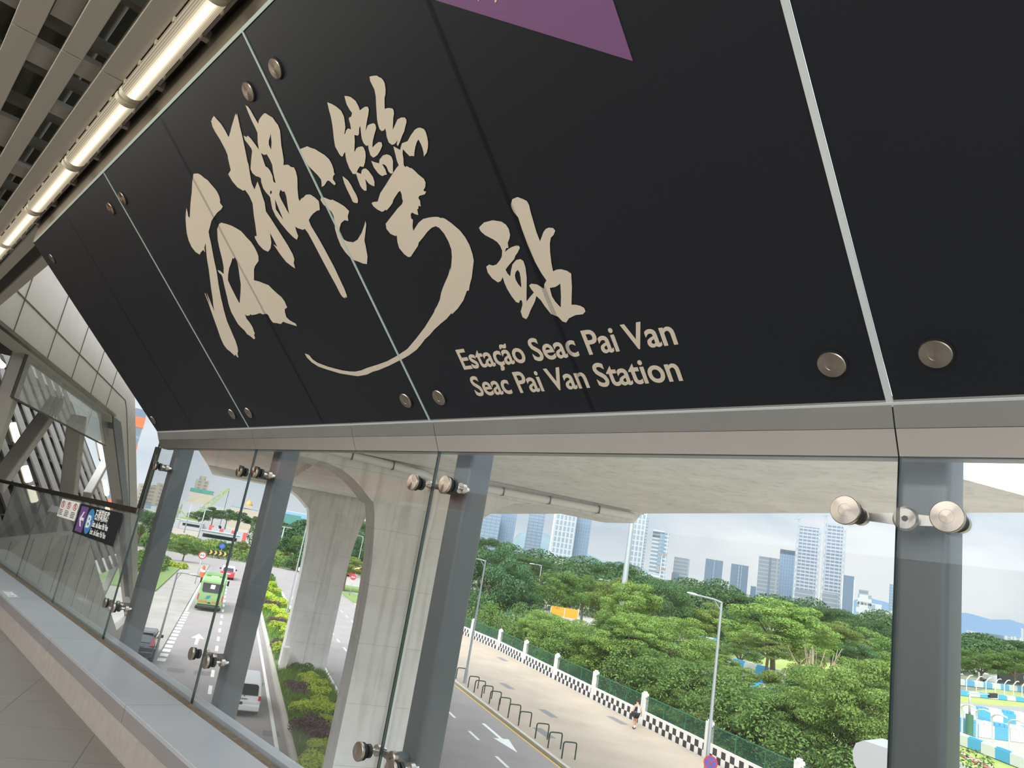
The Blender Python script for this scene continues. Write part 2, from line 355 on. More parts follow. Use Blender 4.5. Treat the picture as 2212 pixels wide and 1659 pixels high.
# ---------------------------------------------------------------- steel columns and spider fittings
def rrect(x0, x1, y0, y1, r, n=5):
    o = []
    for cx, cy, a0 in ((x1-r, y1-r, 0), (x0+r, y1-r, 90), (x0+r, y0+r, 180), (x1-r, y0+r, 270)):
        for k in range(n+1): a = math.radians(a0+90*k/n); o.append((cx+r*math.cos(a), cy+r*math.sin(a)))
    return o
for jx, nm in zip(JX, ('steel_column_right', 'steel_column_middle', 'steel_column', 'steel_column')):
    b = MB(); P = rrect(jx-.049, jx+.084, 2.252, 2.40, .02)
    b.prism([(x, y, EYE-1.9) for x, y in P], (0, 0, 4.0), smooth=True)
    o = b.build('steel_column', 'steel_paint'); o['kind'] = 'structure'
b = MB(); P = rrect(1.35, 1.484, 2.252, 2.40, .02); b.prism([(x, y, EYE-1.9) for x, y in P], (0, 0, 4.0), smooth=True); struct(b.build('steel_column', 'steel_paint'))
def spider(jx, z, label, left=True, right=True):
    t = thing('glass_fitting', label, 'fitting', W(jx, 2.2, z-.05), 'spider fittings that hold the lower glass')
    b = MB(); b.cyl(W(jx, 2.26, z), W(jx, 2.18, z), .030, .030, 24); b.build('stem', 'steel_paint', t)
    hb = disc_obj('hub', W(jx, 2.185, z), (0, -1, 0), [(0, .034), (.018, .034), (.023, .028), (.0232, .0)], 'turned_steel', t); disc_obj('socket', W(jx, 2.1616, z), (0, -1, 0), [(0, .009), (.0006, .009), (.0007, 0)], 'rubber', t, 6)
    for sgn, on in ((-1, left), (1, right)):
        if not on: continue
        x = jx+sgn*.128
        b = MB(); b.prism([W(jx+sgn*.022, 2.178, z-.016), W(jx+sgn*.022, 2.178, z+.016), W(x-sgn*.02, 2.178, z+.011), W(x-sgn*.02, 2.178, z-.011)], (0, .014, 0)); b.cyl(W(x, 2.195, z), W(x, 2.172, z), .026, .026, 20); b.build('arm', 'bolt_steel', t)
        b = MB(); b.cyl(W(x, 2.225, z), W(x, 2.118, z), .009, .009, 10); b.cyl(W(x, 2.215, z), W(x, 2.196, z), .014, .014, 6, smooth=False); b.build('threaded_rod', 'stainless', t)
        b = MB(); b.cyl(W(x, YG, z), W(x, 2.083, z), .0385, .0385, 28); g = b.build('gasket', 'rubber', t)
        disc_obj('disc', W(x, 2.083, z), (0, -1, 0), [(0, .041), (.011, .041), (.013, .039), (.0135, .018), (.0128, .0175), (.0132, 0)], 'turned_steel', t)
        b = MB(); b.cyl(W(x, 2.117, z), W(x, 2.135, z), .030, .030, 20); b.build('back_washer', 'rubber', t)
names = ['at the rightmost steel column', 'at the second steel column from the right', 'at the third steel column from the right', 'at the leftmost steel column']
for k, jx in enumerate(JX):
    spider(jx, .297, 'upper steel glass fitting '+names[k], left=(k < 3))
    if k: spider(jx, -.940, 'lower steel glass fitting '+names[k], left=True)
# ---------------------------------------------------------------- ceiling slats and luminaires
CZ = 2.10
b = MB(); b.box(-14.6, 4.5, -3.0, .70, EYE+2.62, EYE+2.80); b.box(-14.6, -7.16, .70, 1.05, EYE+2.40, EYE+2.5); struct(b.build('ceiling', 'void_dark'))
slats = [(-.98, -.80), (-.71, -.53), (-.44, -.27), (-.19, .005), (.024, .132), (.239, .335), (.425, .533)]
slats = [(-.94, -.81), (-.72, -.58), (-.46, -.33), (-.22, -.08), (.02, .132), (.239, .335), (.425, .533)]
slats = [(-2.6, -2.48), (-2.34, -2.22), (-2.08, -1.96), (-1.82, -1.70), (-1.56, -1.44), (-1.30, -1.18), (-1.0, -.88), (-.6, -.48), (-.39, -.28), (-.18, -.075)]+slats[4:]
slats = sorted(slats)
for i, (y0, y1) in enumerate(slats):
    k = len(slats)-i
    for j, (x0, x1) in enumerate(((4.4, -4.05), (-4.062, -14.4))):
        if y1 < -.7 and j == 1 and False: continue
        b = MB(); b.box(x1, x0, y0, y1, EYE+CZ, EYE+CZ+.045)
        o = b.build('ceiling_slat', 'slat_grey', bevel=.003)
        tag(o, 'long grey ceiling slat, %s from the row of lamps, %s length' % (ORD[k-1], ('nearer', 'farther')[j]), 'slat', 'grey slats of the ceiling')
for k, (y0, y1) in enumerate(((.69, .785), (.90, 1.0))):
    b = MB(); b.box(-14.4, -7.16, y0, y1, EYE+2.08, EYE+2.12); tag(b.build('ceiling_slat', 'slat_grey', bevel=.003), ('short grey ceiling plank past the left end of the sign, beside the lamps', 'short grey ceiling plank past the left end of the sign, outer one')[k], 'slat', 'grey slats of the ceiling')
# things up in the dark void
vt = random.Random(3)
for i in range(26):
    x = -14+i*.55; b = MB()
    b.box(x, x+.06, -2.6, .6, EYE+CZ+.10, EYE+CZ+.16); o = b.build('ceiling_runner', 'void_mid'); o['kind'] = 'structure'
for i, (x, y, w, l) in enumerate([(-3.6, .19, .05, .30), (-4.35, .19, .06, .12), (-4.9, .38, .06, .08), (-3.35, .19, .05, .06), (-5.6, .18, .06, .26), (-3.9, -.02, .06, .12), (-4.8, -.03, .06, .3), (-6.2, .38, .06, .12), (-3.05, .38, .05, .07), (-7.0, .2, .05, .3), (-5.2, -.25, .06, .3), (-4.25, .38, .05, .1)]):
    b = MB(); b.box(x-l, x+l, y-w, y+w, EYE+CZ+.06, EYE+CZ+.09); o = b.build('ceiling_bracket', 'slat_grey'); o['kind'] = 'structure'
b = MB()
for y in (.18, .38, -.03): b.cyl(W(4, y, CZ+.3), W(-14, y, CZ+.3), .05, .05, 10)
struct(b.build('ceiling_duct', 'void_mid'))
# pale strip above the sign and the bronze channel at its head
b = MB(); b.prism([W(-7.12, .700, 1.925), W(-7.12, .752, 1.925), W(-7.12, .80, 1.99), W(-7.12, .80, 2.30), W(-7.12, .700, 2.30)], (11.5, 0, 0)); o = b.build('trim_4', 'bronze_trim'); o['kind'] = 'structure'
b = MB(); b.box(-9.4, 4.4, .648, .676, EYE+2.11, EYE+2.14); o = b.build('trim_5', 'cladding_white'); o['kind'] = 'structure'
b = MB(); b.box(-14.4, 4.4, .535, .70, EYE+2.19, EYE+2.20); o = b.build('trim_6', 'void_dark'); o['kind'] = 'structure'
for i in range(9):
    x = -3.3-i*.64
    b = MB(); b.box(x-.02, x+.02, .63, .70, EYE+2.105, EYE+2.15); struct(b.build('ceiling_clip', 'slat_grey'))
lens = [(.92, -.34), (-.36, -1.62), (-1.64, -2.855), (-2.875, -4.115), (-4.14, -5.375), (-5.40, -6.67), (-6.70, -7.99), (-8.02, -9.3), (-9.33, -10.6)]
ln = ['', '', 'warm tube light in the ceiling, cut by the top edge of the picture', 'warm tube light in the ceiling, longest lit one above the sign', 'warm tube light in the ceiling, second below the longest lit one', 'warm tube light in the ceiling, third along the row', 'warm tube light in the ceiling, farthest one at the left edge', 'warm tube light at the far end of the ceiling row', 'warm tube light at the very end of the ceiling row']
for i, (x0, x1) in enumerate(lens):
    t = thing('tube_light', ln[i] or ('warm tube light of the ceiling row, directly above the plain right panel', 'warm tube light of the ceiling row, above the purple emblem')[i], 'lamp', W((x0+x1)/2, .592, 2.03), 'tube lights in one row beside the sign')
    b = MB(); b.box(x1, x0, .545, .655, EYE+2.085, EYE+2.15); b.build('housing', 'void_mid', t)
    prof = [(.058*math.cos(a), -.045*math.sin(a)) for a in [PI*k/10 for k in range(11)]]
    b = MB(); n = len(prof)
    b.add([W(x0-.05, .592+p, 2.085+q) for p, q in prof]+[W(x1+.05, .592+p, 2.085+q) for p, q in prof], [(k, k+1, n+k+1, n+k) for k in range(n-1)], 0, True); b.build('lens', 'lamp_glow', t)
    for xa, xb in ((x0, x0-.05), (x1+.05, x1)):
        b = MB(); b.add([W(xa, .592+p*1.02, 2.085+q*1.02) for p, q in prof]+[W(xb, .592+p*1.02, 2.085+q*1.02) for p, q in prof], [(k, k+1, n+k+1, n+k) for k in range(n-1)]+[tuple(range(n)), tuple(range(2*n-1, n-1, -1))], 0, True); b.build('end_cap', 'lamp_end', t)
    for k in range(5):
        x = x1+.12+k*(x0-x1-.24)/4
        for s in (-1, 1):
            b = MB(); b.box(x-.008, x+.008, .592+s*.061-.004, .592+s*.061+.004, EYE+2.065, EYE+2.09); b.build('clip', 'lamp_end', t)
# ================================================================ SIGN PANELS (45 degree overhanging band)
PN = Vector((0, -1, -1)).normalized()          # faces the walkway
PUP = Vector((0, -1, 1)).normalized()          # up the slope
PC = 2.63
def on_panel(px, py): return hit(px, py, (0, 1, 1), W(0, PC, 0))
def PP(x, s, d=0.):                             # x along the wall, s metres up the slope from the foot, d off the face
    return W(x, 2.0345, PC-2.0345)+Vector((x*0, 0, 0))+PUP*s+PN*d
SL = 1.880
edges = [(-7.06, -4.926), (-4.915, -2.815), (-2.803, -.712), (-.692, 1.40), (1.42, 3.5)]
plab = ['dark navy sign panel at the far left end of the band, without lettering', 'dark navy sign panel with the left calligraphy strokes', 'dark navy sign panel with the station name and purple corner', 'plain dark navy sign panel at the right edge of the picture', 'plain dark navy sign panel beyond the right one']
PANELS = []
for (x0, x1), lb in zip(edges, plab):
    t = thing('sign_panel', lb, 'sign', PP((x0+x1)/2, 0), 'navy glass sign panels of the band')
    b = MB()
    if x0 < -7: c = [PP(-6.90, 0), PP(x1, 0), PP(x1, SL), PP(-7.10, SL)]
    else: c = [PP(x0, 0), PP(x1, 0), PP(x1, SL), PP(x0, SL)]
    b.prism(c, -PN*.018, mi=0, side=1); b.build('panel', ['sign_navy', 'joint_green'], t)
    PANELS.append(t)
JOINT_S = .975
def joint(x0, x1, mat, parent):
    b = MB(); b.prism([PP(x0, -.0), PP(x1, 0), PP(x1, SL), PP(x0, SL)], PN*.004); return b.build('joint_strip', mat, parent)
joint(-4.924, -4.916, 'joint_green', PANELS[0]); joint(-2.814, -2.804, 'joint_green', PANELS[1]); joint(-.711, -.693, 'joint_bright', PANELS[2])  # the bright strip is painted to stand for sky in the open gap
b = MB(); b.prism([PP(-7.05, SL-.004, .001), PP(1.4, SL-.004, .001), PP(1.4, SL+.010, .001), PP(-7.05, SL+.010, .001)], PN*.003); struct(b.build('trim_7', 'joint_green'))
b = MB(); b.prism([PP(-6.9, -.010, .001), PP(3.4, -.010, .001), PP(3.4, .004, .001), PP(-6.9, .004, .001)], PN*.004); struct(b.build('trim_8', 'joint_bright'))
# round steel caps
caps = {0: [(-5.12, 1.69), (-5.06, .125), (-6.86, 1.69), (-6.80, .125)], 1: [(-4.78, .125), (-4.853, 1.69), (-2.969, 1.685), (-2.92, .125)], 2: [(-2.65, .127), (-2.704, 1.685), (-.828, .135), (-.90, 1.685)], 3: [(-.563, .141), (-.5, 1.685), (1.27, .14), (1.2, 1.685)]}
for k, l in caps.items():
    for x, s in l:
        c = PP(x, s); disc_obj('bolt_cap', c, PN, [(0, .040), (.008, .040), (.0105, .038), (.011, .016), (.0104, .0155), (.0107, 0)], 'turned_steel', PANELS[k])
        b = MB(); b.lathe(c, PN, [(0, .044), (.004, .044), (.004, .0)], 28); b.build('cap_gasket', 'rubber', PANELS[k])
# film seams, a shade darker than the panel
m, nt, N, L = new_mat('film_seam'); out = N.new('ShaderNodeOutputMaterial'); tr = N.new('ShaderNodeBsdfTransparent'); tr.inputs[0].default_value = (.80, .80, .82, 1); L.new(tr.outputs[0], out.inputs[0])
for k, x in ((1, -3.85), (2, -1.762), (0, -5.97), (3, .34)):
    b = MB(); b.sheet([PP(x-.011, .02, .0032), PP(x+.011, .02, .0032), PP(x+.011, SL-.02, .0032), PP(x-.011, SL-.02, .0032)]); b.build('film_seam', 'film_seam', PANELS[k])
# ---------------------------------------------------------------- calligraphy, traced stroke by stroke
def cr(ox, oy, s, pts): return [(ox+x/s, oy+y/s) for x, y in pts]
A = lambda p: cr(380, 200, 6.9125, p); B_ = lambda p: cr(380, 350, 5.53, p); C_ = lambda p: cr(400, 550, 6.381, p); D_ = lambda p: cr(560, 240, 8.295, p)
E_ = lambda p: cr(640, 150, 5.53, p); F_ = lambda p: cr(560, 400, 6.381, p); G_ = lambda p: cr(780, 330, 6.381, p); H_ = lambda p: cr(640, 560, 5.53, p); P_ = lambda p: cr(940, 400, 3.19, p)
STROKES = []
STROKES.append(([*B_([(215,140),(240,136),(270,136),(300,150),(340,185),(385,215),(430,270),(470,315),(495,350),(520,400),(533,450),(530,485),(548,508),(565,530),(545,565),(500,600),(460,655),(430,700),(415,760),(395,830),(405,890),(420,950),(440,1060),(465,1190),(490,1300),(515,1450)]),
  *C_([(440,260),(470,440),(500,600),(515,660),(540,770),(580,910),(640,1050),(700,1190),(725,1270),(735,1330),(725,1360),(740,1420),(710,1398),(700,1375),(685,1392),(655,1362),(620,1330),(580,1300),(535,1240),(490,1140),(450,1020),(410,910),(350,740),(330,680),(300,600),(272,527),(284,535),(318,620),(350,700),(340,660),(300,520),(330,590),(370,690),(410,785),(395,720),(385,610),(365,480),(330,200),(305,50)]),
  *B_([(390,1270),(365,1060),(358,965),(345,1020),(352,1078),(330,1048),(300,1080),(290,1105),(240,1075),(190,1010),(155,930),(135,850),(125,760),(120,680),(124,600),(130,545),(145,600),(150,645),(168,665),(172,620),(180,480),(195,350),(200,240),(210,170)])], []))
STROKES.append(([*B_([(512,760),(520,740),(545,722),(600,735),(660,755),(720,785),(785,825),(850,900),(900,950),(940,1010),(970,1070),(990,1120),(992,1180),(950,1240),(937,1280),(937,1410),(1000,1425),(1060,1450),(1115,1470)]),
  *C_([(1160,425),(1215,480),(1275,535),(1330,580),(1375,640),(1395,690),(1412,725),(1378,750),(1380,790),(1400,860),(1450,905),(1530,950),(1545,985),(1500,970),(1450,955),(1400,940),(1355,922),(1325,955),(1270,942),(1215,935),(1180,890),(1150,830),(1125,812),(1075,822),(1035,803),(970,825),(920,832),(905,818),(890,838),(850,840),(828,818),(850,880),(895,935),(935,1000),(950,1050),(965,1080),(955,1110),(970,1150),(955,1165),(900,1120),(860,1095),(820,1040),(770,995),(730,950),(690,880),(640,790),(605,690),(580,570),(545,430),(520,310),(505,275),(470,245),(450,208),(490,225),(535,265),(535,170),(515,60)]),
  *B_([(550,1130),(520,1010),(503,920),(498,800)])], [C_([(690,35),(720,90),(740,180),(755,300),(772,410),(768,520),(755,672),(700,570),(640,450),(595,350),(598,270),(612,180),(640,110),(660,40),(672,60)])]))
STROKES.append(([*A([(575,345),(620,400),(680,465),(725,535),(795,665),(820,580),(840,500),(870,400),(897,308),(905,345),(920,310),(940,400),(965,520),(1000,660),(1030,800),(1060,950),(1075,1030),(1090,1070),(1110,1200),(1125,1290),(1140,1360),(1180,1445),(1200,1390),(1225,1325)]),
  *B_([(1010,310),(1040,410),(1065,480),(1080,590),(1130,660),(1200,770),(1270,880),(1340,990),(1400,1100),(1420,1160),(1412,1205),(1430,1270),(1390,1245),(1320,1190),(1250,1100),(1190,1010),(1165,980),(1215,1010),(1170,920),(1128,845),(1145,960),(1135,1030),(1105,1070),(1050,1045),(990,980),(950,910),(945,885),(970,880),(955,760),(935,630),(920,490),(880,400),(830,330),(810,342),(740,300),(680,230),(630,145),(660,95)]),
  *A([(800,1050),(785,985),(778,930),(740,840),(660,690),(590,580),(550,500),(540,450),(525,412),(540,425),(545,390)])], []))
STROKES.append(([*A([(1045,185),(1085,210),(1120,260),(1170,350),(1210,420),(1235,465),(1245,410),(1280,355),(1320,312),(1345,305),(1390,335),(1450,370),(1490,430),(1530,480),(1560,560),(1570,650),(1580,780),(1600,900),(1618,1020)]),
  *D_([(440,965),(470,960),(530,958),(560,985),(580,1000),(630,1005),(665,1080),(690,1190),(695,1400),(710,1560),(730,1610),(760,1565),(800,1545),(840,1500),(890,1490),(930,1495)]),
  *F_([(770,165),(825,215),(835,270),(840,340),(800,350),(755,385),(715,430),(690,480),(720,560),(800,690),(880,830),(960,980),(1040,1130),(1110,1280),(1180,1430),(1210,1510),(1215,1550),(1195,1535),(1190,1558),(1150,1535),(1120,1490),(1060,1370),(960,1190),(860,1000),(760,810),(680,660),(635,600),(605,615),(575,602),(545,595),(500,570),(520,640),(542,700),(525,750),(480,720),(400,640),(300,520),(230,420),(185,320),(165,220),(155,160),(100,100),(60,40)]),
  *D_([(60,1320),(40,1260),(38,1200)]),
  *A([(1240,1255),(1200,1245),(1150,1200),(1120,1140),(1130,1000),(1145,870),(1130,830),(1080,760),(1035,705),(1015,640),(1050,655),(1065,668),(1068,645),(1085,645),(1130,690),(1190,770),(1245,850),(1228,730),(1225,600),(1190,520),(1140,420),(1080,280)])],
  [D_([(38,745),(85,780),(130,780),(137,762),(190,850),(240,960),(255,1080),(280,1200),(303,1290),(262,1262),(245,1160),(200,1060),(160,1010),(120,990),(80,870)]), D_([(212,400),(230,560),(220,690),(180,600),(178,530),(200,460)]), D_([(215,1415),(238,1450),(210,1495),(200,1450)]),
   F_([(297,60),(325,85),(355,85),(378,150),(400,300),(418,400),(380,330),(300,180),(280,125)]), F_([(222,190),(270,310),(340,480),(290,410),(235,330)])]))
STROKES.append((D_([(735,680),(800,655),(850,635),(860,625),(930,655),(1000,675),(1080,725),(1180,785),(1260,860),(1310,950),(1340,1040),(1345,1090),(1360,1130),(1330,1165),(1330,1225),(1360,1265),(1380,1300),(1355,1325),(1310,1290),(1270,1252),(1240,1240),(1215,1260),(1200,1290),(1170,1335),(1125,1355),(1125,1290),(1115,1220),(1050,1140),(960,1050),(870,960),(800,860),(765,780)]), []))
STROKES.append((F_([(862,155),(920,175),(990,203),(1015,197),(1100,240),(1180,290),(1245,355),(1225,430),(1235,490),(1180,480),(1135,520),(1115,580),(1110,640),(1150,720),(1180,752),(1220,772),(1300,785),(1360,750),(1420,650),(1455,550),(1470,490),(1480,540),(1470,640),(1455,760),(1475,850),(1498,980),(1490,1085),(1440,1080),(1370,1050),(1310,1030),(1250,985),(1190,920),(1130,830),(1085,720),(1050,600),(1043,500),(1030,420),(1000,360),(945,310),(890,265),(850,200)]), []))
STROKES.append((E_([(375,390),(430,410),(480,440),(540,490),(575,560),(585,630),(592,690),(578,773),(590,765),(600,728),(625,702),(660,715),(650,650),(632,590),(640,570),(660,565),(672,520),(640,475),(605,410),(580,315),(620,318),(660,330),(715,375),(750,440),(765,488),(800,460),(830,443),(860,445),(872,475),(865,540),(850,610),(832,735),(850,690),(858,668),(890,650),(930,640),(950,655),(960,700),(940,770),(920,850),(913,930),(930,915),(960,885),(990,865),(1025,870),(1032,910),(1010,965),(975,1020),(940,1045),(920,1050),(890,1020),(870,950),(865,905),(840,910),(810,880),(790,830),(778,760),(770,670),(757,700),(755,770),(740,790),(700,780),(705,860),(698,985),(710,970),(720,945),(745,925),(790,918),(810,930),(830,980),(835,1040),(825,1110),(810,1160),(790,1160),(765,1155),(740,1195),(728,1225),(780,1248),(785,1210),(800,1188),(835,1180),(870,1210),(920,1280),(940,1340),(938,1395),(900,1380),(870,1360),(850,1335),(828,1305),(835,1340),(845,1390),(845,1445),(820,1447),(790,1420),(770,1390),(740,1310),(720,1245),(700,1248),(680,1245),(640,1180),(605,1090),(595,1040),(588,982),(570,1010),(562,1035),(545,1038),(520,1010),(470,920),(455,830),(448,760),(440,690),(430,620),(415,550),(395,480),(385,430)]), []))
STROKES.append((E_([(558,1272),(575,1285),(620,1320),(660,1380),(690,1440),(720,1490),(740,1545),(742,1575),(735,1595),(700,1590),(680,1578),(650,1510),(610,1430),(580,1360),(565,1310)]), []))
STROKES.append((E_([(880,85),(920,75),(970,72),(990,88),(1020,100),(1045,128),(1062,165),(1072,230),(1072,290),(1060,340),(1062,470),(1085,462),(1110,458),(1155,465),(1170,490),(1173,530),(1165,570),(1158,715),(1170,695),(1190,650),(1215,595),(1260,572),(1300,572),(1320,595),(1322,630),(1305,690),(1295,740),(1270,790),(1245,860),(1220,915),(1205,895),(1215,840),(1190,880),(1170,895),(1145,898),(1110,870),(1085,800),(1078,740),(1066,700),(1055,725),(1025,735),(1000,710),(980,650),(970,590),(960,430),(955,320),(940,240),(915,190),(890,140)]), []))
STROKES.append((E_([(900,1090),(940,1105),(995,1120),(1000,1075),(1040,1025),(1085,1012),(1120,1022),(1145,1045),(1160,1090),(1160,1230),(1145,1242),(1130,1240),(1105,1215),(1085,1160),(1060,1135),(1030,1130),(1050,1160),(1070,1195),(1088,1255),(1060,1258),(1035,1272),(1010,1260),(980,1235),(930,1165),(912,1120)]), []))
STROKES.append(([*E_([(1165,915),(1210,940),(1245,960),(1255,920),(1268,880),(1300,868),(1335,855),(1370,790),(1420,720),(1450,700),(1485,692),(1530,710),(1552,745),(1570,810),(1580,870),(1578,930),(1565,990),(1530,1040),(1525,990),(1510,930),(1490,880),(1465,835),(1445,865),(1428,920),(1418,980),(1412,1035),(1385,1030),(1360,1035),(1320,995),(1280,950),(1275,1000),(1285,1060),(1288,1130)]),
  *G_([(600,180),(620,195),(635,180),(690,212),(695,203),(740,240),(800,300),(870,355),(895,410),(890,470),(866,512),(880,530),(905,530),(885,570),(810,590),(795,620),(820,660),(822,700),(830,738),(798,728),(795,770),(780,775),(795,855),(770,850),(740,838),(705,820),(690,850),(698,905),(722,920),(715,1010),(725,1075),(760,1020),(800,960),(860,910),(940,890),(1020,880),(1070,882),(1105,898),(1130,893),(1170,910),(1260,975),(1370,1070),(1440,1160),(1500,1270),(1540,1390),(1560,1490),(1550,1525)]),
  *H_([(2125,0),(2120,60),(2100,220),(2080,290),(2065,375),(2045,370),(2000,490),(1930,590),(1865,655),(1858,640),(1800,710),(1730,765),(1650,840),(1600,900),(1540,955),(1500,1010),(1440,1080),(1350,1145),(1290,1180),(1220,1215),(1110,1270),(980,1325),(920,1340),(850,1375),(740,1395),(670,1385),(530,1362),(370,1315),(270,1280),(190,1230),(130,1170),(105,1125),(130,1130),(160,1145),(200,1195),(260,1235),(380,1280),(550,1325),(640,1338),(710,1340),(780,1325),(850,1295),(980,1255),(1090,1215),(1210,1150),(1330,1070),(1440,940),(1540,810),(1620,680),(1650,630),(1660,600),(1690,550),(1720,480),(1735,400),(1755,340),(1780,280),(1820,190),(1845,100)]),
  *G_([(1235,1640),(1250,1540),(1258,1430),(1250,1330),(1210,1220),(1150,1110),(1080,1030),(1035,1010),(980,1030),(920,1085),(860,1165),(800,1235),(790,1280),(750,1340),(690,1430),(655,1435),(600,1395),(530,1310),(505,1220),(498,1135),(480,1145),(410,1115),(355,1045),(345,975),(420,880),(510,765),(570,705),(583,665),(570,620),(565,570),(545,522),(520,540),(480,600),(450,650),(440,690),(400,745),(355,795),(345,780),(320,800),(295,812),(230,780),(175,735),(150,690),(180,675),(235,670),(250,620),(270,555),(340,450),(450,270),(490,210),(525,170),(500,110)])], []))
STROKES.append((P_([(305,295),(310,285),(340,255),(400,240),(460,250),(490,270),(510,300),(519,340),(515,365),(503,395),(508,430),(492,432),(483,460),(505,440),(530,425),(560,415),(580,416),(587,430),(570,465),(555,485),(548,508),(510,550),(488,580),(500,605),(520,627),(525,590),(535,545),(560,515),(590,507),(610,520),(625,565),(634,640),(633,720),(632,800),(655,770),(683,738),(665,715),(650,690),(665,677),(705,682),(725,695),(752,712),(755,680),(770,655),(735,605),(690,525),(640,410),(600,300),(575,220),(545,185),(530,155),(525,130),(535,95),(570,80),(610,95),(635,108),(650,135),(660,180),(680,250),(700,320),(725,385),(735,360),(750,320),(765,300),(785,291),(815,293),(830,312),(820,340),(800,360),(793,400),(795,460),(803,530),(815,592),(840,580),(870,577),(910,588),(940,607),(945,700),(942,822),(970,822),(1005,830),(1030,845),(1038,868),(1020,888),(970,893),(925,915),(905,945),(880,937),(850,905),(800,885),(760,835),(730,790),(700,762),(690,800),(680,820),(660,860),(645,900),(630,922),(605,908),(592,870),(605,820),(600,793),(588,790),(580,810),(560,803),(530,765),(500,715),(480,670),(468,632),(455,660),(435,668),(395,640),(365,600),(355,560),(375,545),(400,553),(425,545),(450,515),(462,490),(465,450),(450,415),(430,390),(400,370),(350,345),(320,320)]),
  [P_([(572,582),(585,600),(592,640),(597,705),(575,680),(558,650),(552,620),(558,597)]), P_([(793,706),(830,700),(850,688),(865,675),(870,760),(868,842),(830,800),(808,765),(800,735)])]))
def clip_side(tri, keep_left):
    """keep the part of a triangle on one side of the joint at x = -2.809"""
    out = []
    for i in range(len(tri)):
        a, b = tri[i], tri[(i+1) % len(tri)]; da, db = (a.x+2.809), (b.x+2.809)
        if keep_left: da, db = -da, -db
        if da >= 0: out.append(a)
        if da*db < 0: out.append(a+(b-a)*(da/(da-db)))
    return out
for outer, holes in STROKES:
    loops = [[on_panel(*p)+PN*.0024 for p in l] for l in [outer]+holes]
    fl = [p for l in loops for p in l]; tri = geometry.tessellate_polygon(loops)
    for left in (True, False):
        b = MB()
        for t3 in tri:
            q = clip_side([fl[i] for i in t3], left)
            if len(q) >= 3:
                if (q[1]-q[0]).cross(q[2]-q[0]).dot(PN) < 0: q.reverse()
                b.sheet(q)
        if len(b.f) > 1: b.build('calligraphy_stroke', 'letter_cream', PANELS[1 if left else 2])
# purple corner of the line mark, running out of the picture at the top
b = MB(); q = [on_panel(1367.5, 131), on_panel(1325, 0), on_panel(1256, -210), on_panel(930, -130), on_panel(940, 0)]
q = [on_panel(1368, 132), on_panel(1262, -190), on_panel(640, -90), on_panel(941, 0)]
b.prism([p+PN*.0006 for p in q], PN*.0016); b.build('purple_emblem', 'sign_purple', PANELS[2])
for px, w, h in ((1035.5, .004, .012), (1072.5, .010, .026)):
    p = on_panel(px, -30)+PN*.003; p2 = on_panel(px, 2 if w < .005 else 4.5)+PN*.003; X = Vector((1, 0, 0))
    b = MB(); b.prism([p-X*w, p+X*w, p2+X*w*.4, p2-X*w*.4], PN*.001); b.build('emblem_mark', 'letter_cream', PANELS[2])
# Latin lettering
X = Vector((1, 0, 0))
def baseline(px, py): return on_panel(px, py)+PN*.0016
p0, p1 = on_panel(1003, 797), on_panel(1465, 740)
s0 = ((p0+p1)/2-PP(0, 0)).dot(PUP)
text_obj('station_name_text', 'Estação Seac Pai Van', 'letter_cream', PANELS[2], PP(p0.x, s0-.002, .0016), X, PUP, .136, width=(p1.x-p0.x), offset=.0022)
p0, p1 = on_panel(1031, 855), on_panel(1476, 820)
s1 = ((p0+p1)/2-PP(0, 0)).dot(PUP)
text_obj('station_name_text', 'Seac Pai Van Station', 'letter_cream', PANELS[2], PP(p0.x, s1, .0016), X, PUP, .136, width=(p1.x-p0.x), offset=.0022)
# ---------------------------------------------------------------- exit sign and notices on the balustrade
YS = 2.082
def bq(px, py): return hit(px, py, (0, 1, 0), W(0, YS, 0))
sg = thing('exit_sign', 'navy exit sign with white arrow and blue B on the glass balustrade', 'sign', W(-8.14, YS, -.478))
def rect_y(name, mat, x0, x1, z0, z1, d, parent, th=.003):
    b = MB(); b.box(x0, x1, YS-d-th, YS-d, EYE+z0, EYE+z1); return b.build(name, mat, parent)
rect_y('plate', 'sign_navy', -8.91, -7.37, -.476, -.168, 0, sg, .006)
rect_y('purple_field', 'sign_purple_deep', -8.83, -8.545, -.455, -.19, .006, sg, .001)
b = MB(); Y = YS-.0075
def arr(pts): return [W(x, Y, z) for x, z in pts]
b.prism(arr([(-8.60, -.335), (-8.60, -.305), (-8.70, -.305), (-8.635, -.243), (-8.68, -.243), (-8.775, -.32), (-8.68, -.397), (-8.635, -.397), (-8.70, -.335)]), (0, -.001, 0)); b.build('arrow', 'sign_white', sg)
b = MB(); b.cyl(W(0, YS-.0062, -.322), W(0, YS-.0078, -.322), .128, .128, 32)
for v in b.v: v.x = v.x*1.05-8.375
b.build('blue_disc', 'sign_blue', sg)
text_obj('letter_b', 'B', 'sign_white', sg, W(-8.455, YS-.009, -.385), X, zz, .175, width=.15, offset=.004)
text_obj('street_name_text', '石排灣馬路', 'sign_white', sg, W(-8.225, YS-.009, -.282), X, zz, .115, width=.50, offset=.002)
text_obj('street_name_text', 'Estr. de Seac Pai Van', 'sign_white', sg, W(-8.225, YS-.009, -.360), X, zz, .078, width=.56, offset=.002)
text_obj('street_name_text', 'Estr. de Seac Pai Van', 'sign_white', sg, W(-8.225, YS-.009, -.435), X, zz, .078, width=.56, offset=.001)
nt_ = thing('notice_sheet', 'white notice with three red prohibition circles beside the exit sign', 'notice', W(-9.35, YS, -.37))
rect_y('sheet', 'paper_white', -9.82, -8.98, -.368, -.165, 0, nt_, .001)
